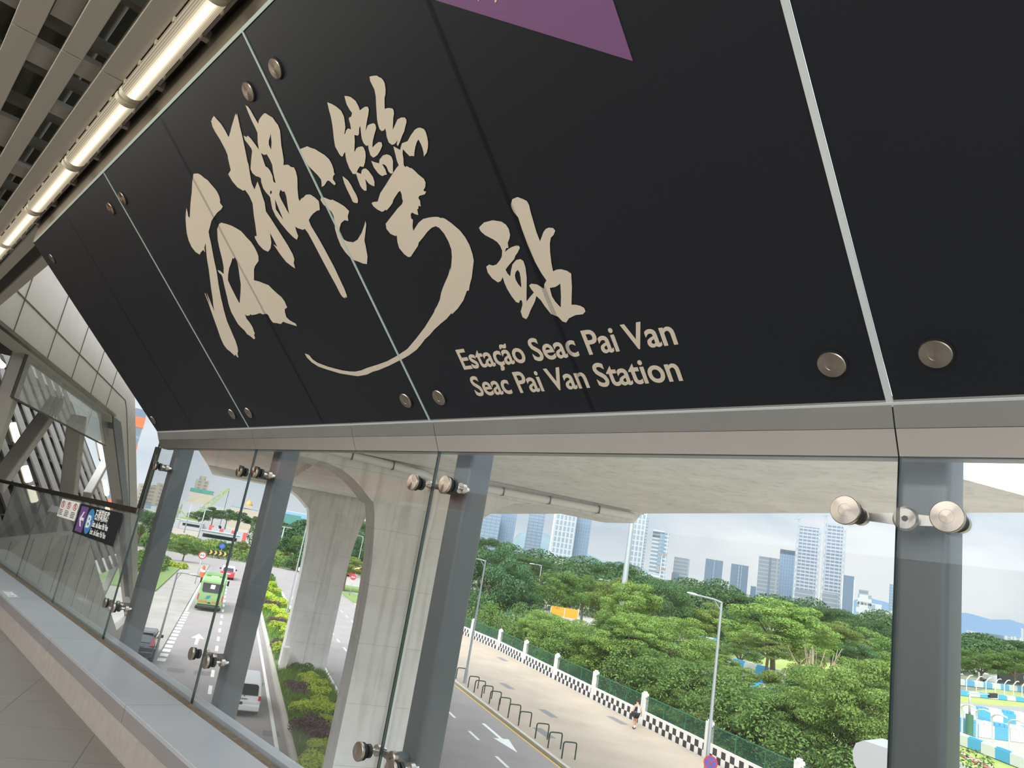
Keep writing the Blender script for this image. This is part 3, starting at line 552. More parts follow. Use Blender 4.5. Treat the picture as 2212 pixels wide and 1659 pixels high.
for cx in (-9.69, -9.41, -9.12):
    b = MB(); ring = []
    for k in range(24):
        a = 2*PI*k/24; ring.append((math.cos(a), math.sin(a)))
    o_ = [W(cx+.085*c, YS-.002, -.222+.04*s) for c, s in ring]; i_ = [W(cx+.068*c, YS-.002, -.222+.032*s) for c, s in ring]
    b.holed(o_, [i_], (0, -.0006, 0)); b.bar(W(cx-.05, YS-.0025, -.199), W(cx+.05, YS-.0025, -.245), .001, .007, up=(0, 0, 1)); b.build('prohibition_ring', 'ink_red', nt_)
    b = MB(); b.box(cx-.012, cx+.012, YS-.0026, YS-.0016, EYE-.24, EYE-.205); b.ball(W(cx, YS-.002, -.198), (.014, .001, .007), 10, 6); b.build('pictogram', 'ink_dark', nt_)
    b = MB()
    for r in range(4): b.box(cx-.10, cx+.06+.02*(r % 2), YS-.0024, YS-.0014, EYE-.288-.018*r, EYE-.281-.018*r)
    b.build('text_lines', 'ink_dark', nt_)
# white sticker on the ledge
st = thing('ledge_sticker', 'white printed sticker lying on the grey ledge at left', 'sticker', W(-8.45, 1.76, -1.2025))
q = [at for at in (hit(5, 1277, (0, 0, 1), W(0, 0, -1.2015)), hit(24, 1276.5, (0, 0, 1), W(0, 0, -1.2015)), hit(42, 1290.5, (0, 0, 1), W(0, 0, -1.2015)), hit(19, 1290.5, (0, 0, 1), W(0, 0, -1.2015)))]
b = MB(); b.prism(q, (0, 0, .0008)); b.build('paper', 'paper_white', st)
c = sum(q, Vector())/4
b = MB()
o_ = [c+(p-c)*.88+zz*.0012 for p in q]; i_ = [c+(p-c)*.82+zz*.0012 for p in q]; b.holed(o_, [i_], (0, 0, .0004))
for k in range(5):
    f = .18+.16*k; u0, u1 = q[0].lerp(q[3], f), q[1].lerp(q[2], f); d = (u1-u0); b.bar(u0+d*.2+zz*.0014, u0+d*(.8-.12*(k % 3))+zz*.0014, .012, .0006)
b.build('print', 'ink_dark', st)
# ================================================================ STATION BUILDING AT THE LEFT (parallel to the street)
def FP(e, zr, n=-4.0): return RP(e, n, EYE+zr)
fac = thing('station_facade', 'pale panelled station facade with a slanted opening at the left', 'building', RP(28, -4.2, 0)); fac['kind'] = 'structure'
out_ = [(11, 3.75), (23.9, 3.75), (26, 2.95), (34.3, -.5), (46, -5.65), (51, -8.6), (14.2, -8.6), (14.2, -1.25), (23.6, -1.25), (24.4, -1.28), (25, -1.42), (33, -4.1), (39.5, -6.2), (44.5, -6.2), (41, -4.83), (35.4, -2.63), (29.3, -.19), (23.7, 1.75), (23.3, 1.93), (22.7, 2.08), (11, 2.1)]
b = MB(); b.prism([FP(e, z) for e, z in out_], EN*-.35); b.build('cladding', 'cladding_white', fac)
b = MB()
for e in (13.1, 15.27, 17.38, 19.52, 21.69): b.bar(FP(e, 2.12, -3.997), FP(e, 3.74, -3.997), .02, .02)
for e in (15.2, 16.9, 18.6, 20.3, 22.0, 23.7): b.bar(FP(e, -8.5, -3.997), FP(e, -1.26, -3.997), .02, .02)
for e in (25.6, 27.6, 29.6, 31.6): b.bar(FP(e, -8.5, -3.997), FP(e, -1.42-(e-25)*.335-.06, -3.997), .02, .02)
b.bar(FP(11, 2.76, -3.997), FP(24.2, 2.76, -3.997), .02, .02); b.bar(FP(24.2, 2.76, -3.997), FP(25.0, 2.5, -3.997), .02, .02); b.bar(FP(25.0, 2.5, -3.997), FP(45.5, -6.3, -3.997), .02, .02)
b.build('panel_joint', 'cladding_line', fac)
b = MB(); b.prism([FP(22.9, 2.10, -3.96), FP(24.3, 2.10, -3.96), FP(24.8, 1.95, -3.96), FP(31.6, -.50, -3.96), FP(43.5, -5.4, -3.96), FP(41, -4.83, -3.96), FP(35.4, -2.63, -3.96), FP(29.3, -.19, -3.96), FP(23.5, 1.83, -3.96)], EN*-.25); b.build('dark_jamb', 'steel_paint', fac)
b = MB(); b.prism([FP(11, 2.10, -3.9), FP(22.9, 2.10, -3.9), FP(22.9, 2.16, -3.9), FP(11, 2.16, -3.9)], EN*-.3); b.build('edge_channel', 'bronze_trim', fac)
b = MB(); b.rbox(11, 25, -9.8, -4.36, EYE+3.45, EYE+3.7); b.build('roof_slab', 'void_dark', fac)
for i, (e0, e1) in enumerate(((14.62, 17.6), (17.63, 20.9), (20.93, 24.0))):
    b = MB(); b.prism([FP(e0, 1.32, -4.12), FP(e1, 1.32, -4.12), FP(e1, 2.2, -4.12), FP(e0, 2.2, -4.12)], EN*-.03); b.build('glass_screen', 'screen_glass', fac)
b = MB(); b.bar(FP(14.55, 1.30, -4.13), FP(14.55, 2.2, -4.13), .05, .05); b.bar(FP(14.6, 1.30, -4.13), FP(24, 1.30, -4.13), .05, .03); b.build('screen_frame', 'dark_steel', fac)
# inclined soffit of slats behind the opening
DS = (EN*math.cos(math.radians(57))-zz*math.sin(math.radians(57)))
def SP(e, zr, off=0.):
    nn = EN*math.sin(math.radians(57))+zz*math.cos(math.radians(57))
    return RP(e, -6.4, EYE)+DS*(-zr/math.sin(math.radians(57)))+nn*off
sof = thing('slatted_soffit', 'inclined station soffit of grey slats behind the truss', 'ceiling', RP(28, -8, 0)); sof['kind'] = 'structure'
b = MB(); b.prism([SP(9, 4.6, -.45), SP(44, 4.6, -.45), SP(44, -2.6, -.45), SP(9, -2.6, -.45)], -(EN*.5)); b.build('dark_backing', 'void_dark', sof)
e = 10.2; k = 0
while e < 40 and k < 60:
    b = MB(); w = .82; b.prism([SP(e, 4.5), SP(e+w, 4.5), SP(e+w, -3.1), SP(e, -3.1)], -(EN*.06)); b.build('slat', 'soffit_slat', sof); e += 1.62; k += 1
b = MB()
for z in (-2, -1, 0, 1, 2, 3, 4): b.bar(SP(9, z, -.3), SP(41, z, -.3), .2, .15)
b.build('runner', 'void_mid', sof)
for i, (pa, pb, lb) in enumerate((((27, 915), (39, 954), 'bright tube between soffit slats, upper left one'), ((53, 1008), (63, 1040), 'bright tube between soffit slats, just above the handrail'), ((214, 955), (222, 993), 'bright tube between soffit slats at the dark jamb'), ((226, 1040), (231, 1068), 'bright tube between soffit slats, under the jamb tube'), ((66, 1052), (75, 1083), 'bright tube seen through the balustrade, upper'), ((232, 1096), (237, 1130), 'bright tube seen through the balustrade right of the exit sign'), ((6, 790), (-14, 772), 'bright tube at the left edge below the fascia'))):
    nn = EN*math.sin(math.radians(57))+zz*math.cos(math.radians(57)); P0 = SP(0, 0, .12)
    a, c = hit(*pa, nn, P0), hit(*pb, nn, P0); t = thing('soffit_tube', lb, 'lamp', c, 'tube lights in the station soffit')
    b = MB(); b.cyl(a, c, .10, .10, 10); b.build('tube', 'tube_glow', t)
    b = MB(); b.bar(a-nn*.13, c-nn*.13, .3, .06, up=nn); b.build('holder', 'void_mid', t)
tr = thing('station_truss', 'grey steel box truss inside the station opening', 'truss', RP(18, -5, EYE-2)); tr['kind'] = 'structure'
def tp(px, py, n): return hit(px, py, EN, RP(0, n, 0))
for a, c, w, n in (((56, 745), (-40, 1020), .42, -4.7), ((122, 868), (-10, 1052), .44, -4.9), ((166, 905), (146, 1090), .55, -4.8), ((262, 935), (188, 1070), .36, -4.8), ((272, 1172), (222, 1280), .40, -4.8), ((120, 1100), (90, 1300), .5, -5.2)):
    b = MB(); p, q = tp(*a, n), tp(*c, n); b.bar(p, q, w*.72, w*.72, up=EN); b.build('truss_member', 'truss_paint', tr, bevel=.03)
# ================================================================ STREET LEVEL
pbr('asphalt', '#978f8b', .9, noise=.07, nscale=.6)
pbr('asphalt_patch', '#7d7a77', .9, noise=.05)
pbr('paint_white', '#e9e7e2', .7); pbr('paint_yellow', '#d8b25c', .7)
pbr('pavement_tan', '#ab9b89', .9, noise=.10, nscale=.35)
pbr('pavement_grey', '#a29b93', .9, noise=.12, nscale=.5)
pbr('kerb_stone', '#c3bcb0', .85, noise=.06)
pbr('lawn_green', '#7c9150', .95, color2='#6d8246', nscale=2)
pbr('verge_green', '#76893f', .95, color2='#5f7437', nscale=.6)
pbr('earth_green', '#6d7356', .95, color2='#7f8364', nscale=.2)
pbr('sand_earth', '#a79c8d', .95, noise=.1, nscale=.1)
def concrete_mat(name, col, dark):
    """fair-faced concrete: cloudy tone, vertical run-off streaks, faint formwork joints"""
    m, nt, N, L = new_mat(name); out = N.new('ShaderNodeOutputMaterial'); b = N.new('ShaderNodeBsdfPrincipled'); L.new(b.outputs[0], out.inputs[0]); b.inputs['Roughness'].default_value = .85
    x, y, z, o = obj_uv(N, L)
    n1 = N.new('ShaderNodeTexNoise'); n1.inputs['Scale'].default_value = .7; n1.inputs['Detail'].default_value = 9; n1.inputs['Roughness'].default_value = .65; L.new(o, n1.inputs[0])
    mp = N.new('ShaderNodeMapping'); mp.inputs['Scale'].default_value = (2.6, 2.6, .14); L.new(o, mp.inputs[0])
    n2 = N.new('ShaderNodeTexNoise'); n2.inputs['Scale'].default_value = 1.3; n2.inputs['Detail'].default_value = 6; L.new(mp.outputs[0], n2.inputs[0])
    r1 = N.new('ShaderNodeMapRange'); r1.inputs[1].default_value = .35; r1.inputs[2].default_value = .68; r1.inputs[4].default_value = .45; L.new(n1.outputs[0], r1.inputs[0])
    r2 = N.new('ShaderNodeMapRange'); r2.inputs[1].default_value = .52; r2.inputs[2].default_value = .72; r2.inputs[4].default_value = .55; L.new(n2.outputs[0], r2.inputs[0])
    fz = math_node(N, L, 'LESS_THAN', math_node(N, L, 'FRACT', math_node(N, L, 'DIVIDE', z, 1.8)), .012)
    k = math_node(N, L, 'MINIMUM', math_node(N, L, 'ADD', math_node(N, L, 'ADD', r1.outputs[0], r2.outputs[0]), math_node(N, L, 'MULTIPLY', fz, .5)), 1.0)
    mx = N.new('ShaderNodeMix'); mx.data_type = 'RGBA'; L.new(k, mx.inputs[0]); mx.inputs[6].default_value = lin(col); mx.inputs[7].default_value = lin(dark); L.new(mx.outputs[2], b.inputs['Base Color'])
concrete_mat('concrete', '#efebe6', '#c6bfb7')
pbr('concrete_dark', '#8d877c', .85, noise=.12, nscale=1.2)
pbr('pipe_pvc', '#e6e3dd', .5)
pbr('pole_grey', '#aeb2b5', .45, .4)
pbr('rack_green', '#33463f', .5, .3)
pbr('fence_white', '#dfdcd6', .7, noise=.05)
pbr('fence_green', '#2f6a50', .6)
def checker():
    m, nt, N, L = new_mat('checker_paint'); out = N.new('ShaderNodeOutputMaterial'); b = N.new('ShaderNodeBsdfPrincipled'); L.new(b.outputs[0], out.inputs[0])
    tc = N.new('ShaderNodeTexCoord'); s = N.new('ShaderNodeSeparateXYZ'); L.new(tc.outputs['UV'], s.inputs[0])
    u, v = s.outputs[0], s.outputs[1]
    fu = math_node(N, L, 'FLOOR', math_node(N, L, 'DIVIDE', u, .37)); fv = math_node(N, L, 'FLOOR', math_node(N, L, 'DIVIDE', math_node(N, L, 'SUBTRACT', v, .10), .36))
    par = math_node(N, L, 'ABSOLUTE', math_node(N, L, 'MODULO', math_node(N, L, 'ADD', fu, fv), 2.0))
    inb = math_node(N, L, 'MULTIPLY', math_node(N, L, 'GREATER_THAN', v, .10), math_node(N, L, 'LESS_THAN', v, .82))
    k = math_node(N, L, 'MULTIPLY', math_node(N, L, 'GREATER_THAN', par, .5), inb)
    mx = N.new('ShaderNodeMix'); mx.data_type = 'RGBA'; L.new(k, mx.inputs[0]); mx.inputs[6].default_value = lin('#e4e0da'); mx.inputs[7].default_value = lin('#3a3a3a'); L.new(mx.outputs[2], b.inputs['Base Color']); b.inputs['Roughness'].default_value = .8
checker()
def mesh_net(name, color, step, wire):
    m, nt, N, L = new_mat(name); out = N.new('ShaderNodeOutputMaterial'); b = N.new('ShaderNodeBsdfPrincipled'); b.inputs['Base Color'].default_value = lin(color); b.inputs['Roughness'].default_value = .6
    tc = N.new('ShaderNodeTexCoord'); s = N.new('ShaderNodeSeparateXYZ'); L.new(tc.outputs['UV'], s.inputs[0])
    a = math_node(N, L, 'LESS_THAN', math_node(N, L, 'FRACT', math_node(N, L, 'DIVIDE', s.outputs[0], step)), wire/step)
    c = math_node(N, L, 'LESS_THAN', math_node(N, L, 'FRACT', math_node(N, L, 'DIVIDE', s.outputs[1], step)), wire/step)
    t = N.new('ShaderNodeBsdfTransparent'); mx = N.new('ShaderNodeMixShader'); L.new(math_node(N, L, 'MAXIMUM', a, c), mx.inputs[0]); L.new(t.outputs[0], mx.inputs[1]); L.new(b.outputs[0], mx.inputs[2]); L.new(mx.outputs[0], out.inputs[0])
mesh_net('green_mesh', '#24543f', .08, .024); mesh_net('wire_mesh', '#7a8078', .12, .014)
def uv_from(o, fn):
    me = o.data; uv = me.uv_layers.new(name='uv'); off = wloc(o)
    for l in me.loops: uv.data[l.index].uv = fn(me.vertices[l.vertex_index].co+off)
def slab(name, e0, e1, n0, n1, z0, z1, mat, kind='structure'):
    b = MB(); b.rbox(e0, e1, n0, n1, z0, z1); o = b.build(name, mat); o['kind'] = kind; return o
def patch(name, pts, z, mat, kind='structure'):
    b = MB(); b.prism([Vector((p.x, p.y, z-.3)) for p in pts], (0, 0, .3)); o = b.build(name, mat); o['kind'] = kind; return o
# base terrain
b = MB(); b.rbox(-60, 2600, -900, 1500, -1.0, -.12); struct(b.build('ground', 'earth_green'))
slab('road_left', -30, 128, -2.35, 4.05, -.4, 0, 'asphalt'); slab('road_right', -30, 112, 7.40, 16.65, -.4, 0, 'asphalt')
slab('pavement_left', -30, 128, -16, -2.35, -.4, .10, 'pavement_grey'); slab('pavement_right', -30, 96, 16.65, 26.75, -.4, .12, 'pavement_tan')
slab('kerb_median_left', -30, 118, 4.05, 4.28, -.3, .20, 'kerb_stone'); slab('kerb_median_right', -30, 108, 7.20, 7.40, -.3, .20, 'kerb_stone')
slab('kerb_right', -30, 96, 16.50, 16.70, -.3, .15, 'kerb_stone')
slab('median_lawn', -30, 117, 4.28, 7.20, -.3, .16, 'lawn_green')
slab('road_junction', 112.2, 150, -60, 60, -.4, -.02, 'asphalt')
slab('lawn', 80, 112, -12.0, -5.7, -.1, .24, 'lawn_green')
slab('pavement_junction', 96.2, 112, 16.6, 19.0, -.4, .09, 'pavement_grey')
slab('lawn_island', 98, 112, 16.75, 26, -.3, .18, 'lawn_green'); slab('lawn_island_far', 117, 128, 17, 30, -.3, .18, 'lawn_green')
slab('plaza_far', 112, 175, 19, 75, -.4, .02, 'pavement_grey')
# painted markings, one part per kind
mk = thing('road_markings', 'white and yellow traffic markings painted on the roads', 'road marking', RP(50, 5, 0)); mk['kind'] = 'structure'
def quad(b, e0, e1, n0, n1, z=.006): b.sheet([RP(e0, n0, z), RP(e0, n1, z), RP(e1, n1, z), RP(e1, n0, z)])
b = MB()
for k in range(24): quad(b, 20+k*4.0, 21.9+k*4.0, .70, .88)
b.build('lane_dashes', 'paint_white', mk)
b = MB(); quad(b, -20, 104, 3.56, 3.72); b.build('median_line', 'paint_white', mk)
b = MB()
for k in range(15): quad(b, 46.8+k*1.52, 47.7+k*1.52, -2.30, -1.85)
b.build('parking_blocks', 'paint_white', mk)
b = MB(); quad(b, 69.5, 118, -2.28, -2.08); b.build('edge_line', 'paint_white', mk)
b = MB(); quad(b, -20, 95, 16.30, 16.45); b.build('yellow_line', 'paint_yellow', mk)
b = MB()
for k in range(20): quad(b, 19.2+k*4.15, 20.8+k*4.15, 13.50, 13.66)
for k in range(18): quad(b, 21+k*4.15, 22.6+k*4.15, 10.10, 10.26)
b.build('lane_dashes', 'paint_white', mk)
b = MB(); quad(b, 30, 104, 7.55, 7.70); b.build('median_line', 'paint_white', mk)
def road_arrow(e, n, d, L=4.0):
    b = MB(); b.sheet([RP(e, n-.10, .007), RP(e, n+.10, .007), RP(e+d*L*.55, n+.10, .007), RP(e+d*L*.55, n-.10, .007)]); b.sheet([RP(e+d*L*.55, n-.42, .007), RP(e+d*L*.55, n+.42, .007), RP(e+d*L, n, .007)])
    for f in b.f:
        a, c, g = b.v[f[0]], b.v[f[1]], b.v[f[2]]
        if (c-a).cross(g-a).z < 0: f.reverse()
    b.build('lane_arrow', 'paint_white', mk)
road_arrow(53.5, -.55, 1, 4.6); road_arrow(39.3, 15.0, -1, 5.2); road_arrow(41.6, 12.1, -1, 4.6); road_arrow(66, 11.6, -1, 4); road_arrow(96, 8.8, -1, 4.5); road_arrow(98, 11.4, -1, 4.5)
b = MB()
for n in (-1.1, .25): quad(b, 44.2, 45.3, n-.45, n+.45, .004)
for e, n in ((75, 14.6), (43.5, 3.3), (33.5, 3.45), (60, 11.4)): quad(b, e, e+.9, n-.3, n+.4, .005)
b.build('repair_patches', 'asphalt_patch', mk)
b = MB()
for px, py in ((1085, 1424), (1095, 1482), (1184, 1541), (1333, 1556), (1175, 1583)):
    p = at_ground(px, py, .124); e, n = en_of(p); quad(b, e-1.0, e+1.0, n-.28, n+.28, .124)
b.build('pavement_grates', 'asphalt_patch', mk)
# ---------------------------------------------------------------- viaduct
via = thing('viaduct', 'concrete railway viaduct on two hammerhead piers over the street', 'viaduct', RP(36, 5.9, 0)); via['kind'] = 'structure'
def pier(e0, depth=2.0):
    c = 5.87; P = lambda n, zr: RP(e0, n, EYE+zr)
    lv = [(-8.9, 1.36), (-3.0, 1.36), (-1.8, 1.40), (-.8, 1.47), (0, 1.57), (.7, 1.70), (1.16, 1.84)]
    b = MB()
    plan = lambda h: [(-h, 0), (-.09, 0), (-.07, .05), (.07, .05), (.09, 0), (h, 0), (h+.0, depth-.25), (h-.2, depth), (-h+.2, depth), (-h, depth-.25)]
    n = 10; vs = []
    for z, h in lv: vs += [RP(e0+d, c+x, EYE+z) for x, d in plan(h)]
    fs = [(k*n+i, (k+1)*n+i, (k+1)*n+(i+1) % n, k*n+(i+1) % n) for k in range(len(lv)-1) for i in range(n)]
    b.add(vs, fs); b.build('pier_shaft', 'concrete', via)
    arc = [(3.98, 1.16), (3.55, 1.52), (3.2, 1.78), (2.77, 2.00), (2.3, 2.10), (1.7, 2.15), (.95, 2.16), (-2.11, 2.16), (-2.45, 2.6)]
    poly = arc+[(2*c-x, z) for x, z in reversed(arc)]
    b = MB(); b.prism([RP(e0-.02, x, EYE+z) for x, z in poly], ER*(depth+.3)); b.build('hammerhead', 'concrete', via)
pier(24.0); pier(47.5)
b = MB(); pr = [(-2.45, 2.6), (14.25, 2.6), (14.8, 3.3), (14.8, 4.2), (-3.13, 4.2), (-3.13, 3.3)]; b.prism([RP(8.6, n, EYE+z) for n, z in pr], ER*41.5); b.build('deck', 'concrete', via)
b = MB(); b.rbox(9, 50, 1.2, 10.6, EYE+2.35, EYE+2.59)
for e in (24.0, 47.5): pass
b.v = []; b.f = []; b.mi = []; b.sm = []
b.rbox(26.4, 47.4, 2.2, 9.6, EYE+2.30, EYE+2.6); b.build('box_girder', 'concrete', via)
for k, pts in enumerate(([(2.0, 2.52), (4.6, 2.42), (5.5, 2.36), (5.85, 2.27), (6.0, 2.05), (6.02, 1.2), (5.95, -.2), (5.92, -8.6)], [(6.45, 1.9), (6.5, 2.15), (6.75, 2.26), (8.0, 2.31), (11, 2.36), (13.7, 2.40)])):
    b = MB(); r = .13 if k else [.13]*5+[.10]*3; b.tube([RP(23.80, n, EYE+z) for n, z in pts], r, 12); b.build('drain_pipe', 'pipe_pvc', via)
b = MB()
for n, z in ((3, 2.49), (4.4, 2.43), (8.4, 2.32), (10.2, 2.35), (12.2, 2.375)): b.bar(RP(23.80, n-.02, EYE+z), RP(23.80, n+.02, EYE+z), .29, .29)
b.build('pipe_clamp', 'steel_paint', via)
cab = slab('utility_cabinet', 46.2, 46.9, 4.35, 4.75, .1, 1.6, 'concrete', 'thing'); tag(cab, 'grey utility cabinet at the foot of the far viaduct pier', 'cabinet')
# ---------------------------------------------------------------- boundary wall with posts and green mesh
FN = 27.0
wl = thing('boundary_wall', 'black and white checkered wall with white posts and green mesh fence', 'wall', RP(50, FN, 0)); wl['kind'] = 'structure'
posts = [28.85+6.85*k for k in range(8)]+[84.0]
bend = lambda e: FN if e < 70 else FN-(e-70)*.10
lim = [15, 22.0]+posts
for a, c in zip(lim[:-1], lim[1:]):
    b = MB(); A0, A1 = RP(a, bend(a), 0), RP(c, bend(c), 0); d = (A1-A0).normalized(); nn = Vector((d.y, -d.x, 0))
    b.bar(A0+zz*.475, A1+zz*.475, .2, .95); o = b.build('checkered_panel', 'checker_paint', wl); uv_from(o, lambda p: ((p-A0).dot(d), p.z))
    b = MB(); b.sheet([A0+zz*.95, A1+zz*.95, A1+zz*1.85, A0+zz*1.85]); o = b.build('mesh_panel', 'green_mesh', wl); uv_from(o, lambda p: ((p-A0).dot(d), p.z))
    b = MB(); b.bar(A0+zz*1.85, A1+zz*1.85, .05, .05)
    for k in range(1, 3): q = A0+(A1-A0)*k/3; b.bar(q+zz*.9, q+zz*1.87, .05, .05)
    b.build('mesh_frame', 'fence_green', wl)
    if a > 20:
        b = MB(); q = RP(a, bend(a), 0); b.frame(q+zz*1.0, ER, EN, zz, .17, .17, 1.0); b.frame(q+zz*2.04, ER, EN, zz, .10, .10, .06); b.frame(q+zz*1.86-ER*.2, ER, EN, zz, .10, .08, .08); b.build('post', 'fence_white', wl)
# bike racks
rk = [33.3, 34.95, 36.6, 39.0, 40.65, 42.3, 43.95, 45.5, 47.0, 48.35, 51.2]
for i, e in enumerate(rk):
    t = thing('bike_rack', 'dark green hoop bike rack by the kerb, %s from the near end of the row' % ORD[i], 'bike rack', RP(e, 17.15, .12), 'hoop racks along the kerb')
    b = MB(); pts = [RP(e, 16.95, .1), RP(e, 16.95, .75)]+[RP(e, 16.95+.1*(1-math.cos(a)), .75+.12*math.sin(a)) for a in (.5, 1.0, 1.57)]+[RP(e, 17.45, .87)]+[RP(e, 17.55+.1*math.sin(a), .75+.12*math.cos(a)) for a in (.5, 1.0, 1.57)]+[RP(e, 17.65, .1)]
    pts = [Vector((p.x, p.y, p.z)) for p in pts]
    b.tube(pts, .035, 8); b.build('hoop', 'rack_green', t)
# ---------------------------------------------------------------- street lamps
pbr('lamp_head', '#d4d8da', .4)
def street_lamp(base, h, arm, label, r=.09, lamp=.6, name='street_lamp'):
    t = thing(name, label, 'street lamp', base)
    b = MB(); b.cyl(base, base+zz*h, r, r*.62, 12); b.cyl(base, base+zz*.9, r*1.35, r*1.3, 12); b.build('pole', 'pole_grey', t)
    top = base+zz*h; b = MB(); arm = Vector(arm); L = arm.length; u = arm.normalized()
    b.tube([top-zz*.05, top+u*L*.3+zz*.02, top+u*L], [r*.6, r*.45, r*.4], 8); b.tube([top-zz*.45, top+u*L*.3], [r*.3, r*.3], 6); b.build('arm', 'pole_grey', t)
    b = MB(); s = u.cross(zz); c = top+u*(L+lamp*.4); b.ball((0, 0, 0), 1, 14, 8); b.v = [c+u*(v.x*lamp*.62)+s*(v.y*lamp*.22)+zz*(v.z*.07) for v in b.v]; b.build('head', 'lamp_head', t)
    return t
street_lamp(RP(49.9, 17.2, .12), 8.35, -EN*1.3, 'tall grey street lamp among the bike racks, left of the trees')
street_lamp(RP(31.67, 23.97, .12), 8.4, -EN*1.55+zz*.12, 'tall grey street lamp in front of the trees carrying the no stopping sign', r=.10)
street_lamp(RP(46.0, -2.42, .1), 4.85, EN*.75, 'low street lamp on the left pavement by the black car', r=.07, lamp=.5)
street_lamp(RP(71.9, 6.3, .1), 9.0, EN*1.2, 'thin street lamp in the planted median left of the far pier', r=.08)
b_ = at_dist(1158, 1300, 105); street_lamp(Vector((b_.x, b_.y, 0)), 8.9, -EN*1.2, 'small street lamp rising out of the trees left of the orange banner', r=.09, lamp=.7)
b_ = at_dist(1312, 1300, 110); street_lamp(Vector((b_.x, b_.y, 0)), 8.4, -EN*1.2, 'small street lamp in the trees beside the tall mast', r=.09, lamp=.7)
b_ = at_dist(768, 1240, 150); street_lamp(Vector((b_.x, b_.y, 0)), 8.6, -EN*1.5, 'small street lamp seen between the two viaduct piers', r=.10, lamp=.8)
# tall mast and floodlight mast
b_ = at_dist(1345, 1290, 90); t = thing('mast', 'tall pale mast rising from the trees below the viaduct edge', 'mast', Vector((b_.x, b_.y, 0)))
b = MB(); B0 = Vector((b_.x, b_.y, 0)); b.cyl(B0, B0+zz*18.5, .42, .26, 12); b.build('pole', 'pole_grey', t)
b = MB(); s_ = Vector((b_.y, -b_.x, 0)).normalized(); b.bar(B0+zz*16.6-s_*1.2, B0+zz*16.9+s_*.9, .12, .12); b.frame(B0+zz*17.3+s_*.8, s_, zz, s_.cross(zz), .5, .35, .15); b.build('bracket', 'steel_paint', t)
b_ = at_dist(1420, 1290, 200); t = thing('floodlight_mast', 'mast with four floodlights in front of the grey towers', 'mast', Vector((b_.x, b_.y, 0))); B0 = Vector((b_.x, b_.y, 0))
b = MB(); b.cyl(B0, B0+zz*17.5, .2, .15, 8); b.build('pole', 'pole_grey', t)
s_ = Vector((b_.y, -b_.x, 0)).normalized()
for z in (13.5, 17.3):
    for k in (-1, 1): b = MB(); b.frame(B0+zz*z+s_*k*.7, s_, zz, s_.cross(zz), .55, .3, .2); b.build('floodlight', 'concrete_dark', t)
# no stopping sign on the lamp
t = thing('road_sign', 'round blue no stopping sign with red rim and cross at the bottom', 'sign', RP(31.9, 23.72, .12), None)
c = hit(1535, 1648, EN, RP(0, 23.80, 0)); c2 = (CAM-c); c2.z = 0; f = c2.normalized(); s_ = zz.cross(f)
pbr('sign_red', '#c23b45', .5); pbr('sign_blue_deep', '#4560b5', .5)
b = MB(); b.cyl(c, c+f*.02, .33, .33, 28); b.build('disc', 'sign_blue_deep', t)
b = MB(); b.holed([c+f*.02+(s_*math.cos(a)+zz*math.sin(a))*.33 for a in [2*PI*k/28 for k in range(28)]], [[c+f*.02+(s_*math.cos(a)+zz*math.sin(a))*.26 for a in [2*PI*k/28 for k in range(28)]]], f*.008)
for k in (1, -1): d = (s_+zz*k).normalized(); b.bar(c+f*.026-d*.28, c+f*.026+d*.28, .05, .012, up=f)
b.build('rim_and_cross', 'sign_red', t)
b = MB(); b.cyl(Vector((c.x, c.y, .1))-f*.03, c-f*.03, .03, .03, 8); b.build('post', 'pole_grey', t)
# ================================================================ VEHICLES
pbr('bus_green', '#86a86e', .35, coat=.4); pbr('bus_green_deep', '#6f9850', .4)
pbr('car_white', '#e8e8e6', .3, coat=.5); pbr('car_black', '#22242b', .25, coat=.6); pbr('car_red', '#c8343f', .3, coat=.5)
pbr('dark_glass', '#1c2126', .08, spec=.8); pbr('tyre', '#1b1b1c', .9); pbr('tail_red', '#d0323c', .3); pbr('bumper_dark', '#2b2b2d', .7)
pbr('plate_black', '#20222a', .5); pbr('alloy', '#9a9da0', .35, .8); pbr('reflect_orange', '#d9622f', .5); pbr('logo_blue', '#2c7fa6', .5)
K_ = [1., 1.]
def local(base, yaw):      # yaw: heading measured from the street direction
    f = ER*math.cos(yaw)+EN*math.sin(yaw); s = f.cross(zz)       # s points to the right of the heading
    return lambda x, y, z: base+f*x+s*(y*K_[0])+zz*(z*K_[1])
def body(T, prof, hw, taper, mat, parent, name, bevel=.06, zb=.9):
    """side profile (x,z) swept across the width, narrowing above the belt"""
    ztop = max(z for x, z in prof); n = len(prof)
    h = lambda z: hw if z <= zb else hw-taper*(z-zb)/(ztop-zb)
    b = MB(); vs = [T(x, -h(z), z) for x, z in prof]+[T(x, h(z), z) for x, z in prof]
    tri = geometry.tessellate_polygon([[Vector((x, z, 0)) for x, z in prof]])
    b.add(vs, [tuple(t) for t in tri]+[tuple(n+i for i in reversed(t)) for t in tri]+[(i, n+i, n+(i+1) % n, (i+1) % n) for i in range(n)])
    o = b.build(name, mat, parent, bevel=bevel, seg=3)
    bm = bmesh.new(); bm.from_mesh(o.data); bmesh.ops.recalc_face_normals(bm, faces=bm.faces); bmesh.ops.dissolve_limit(bm, angle_limit=.01, verts=bm.verts, edges=bm.edges); bm.to_mesh(o.data); bm.free()
    return o
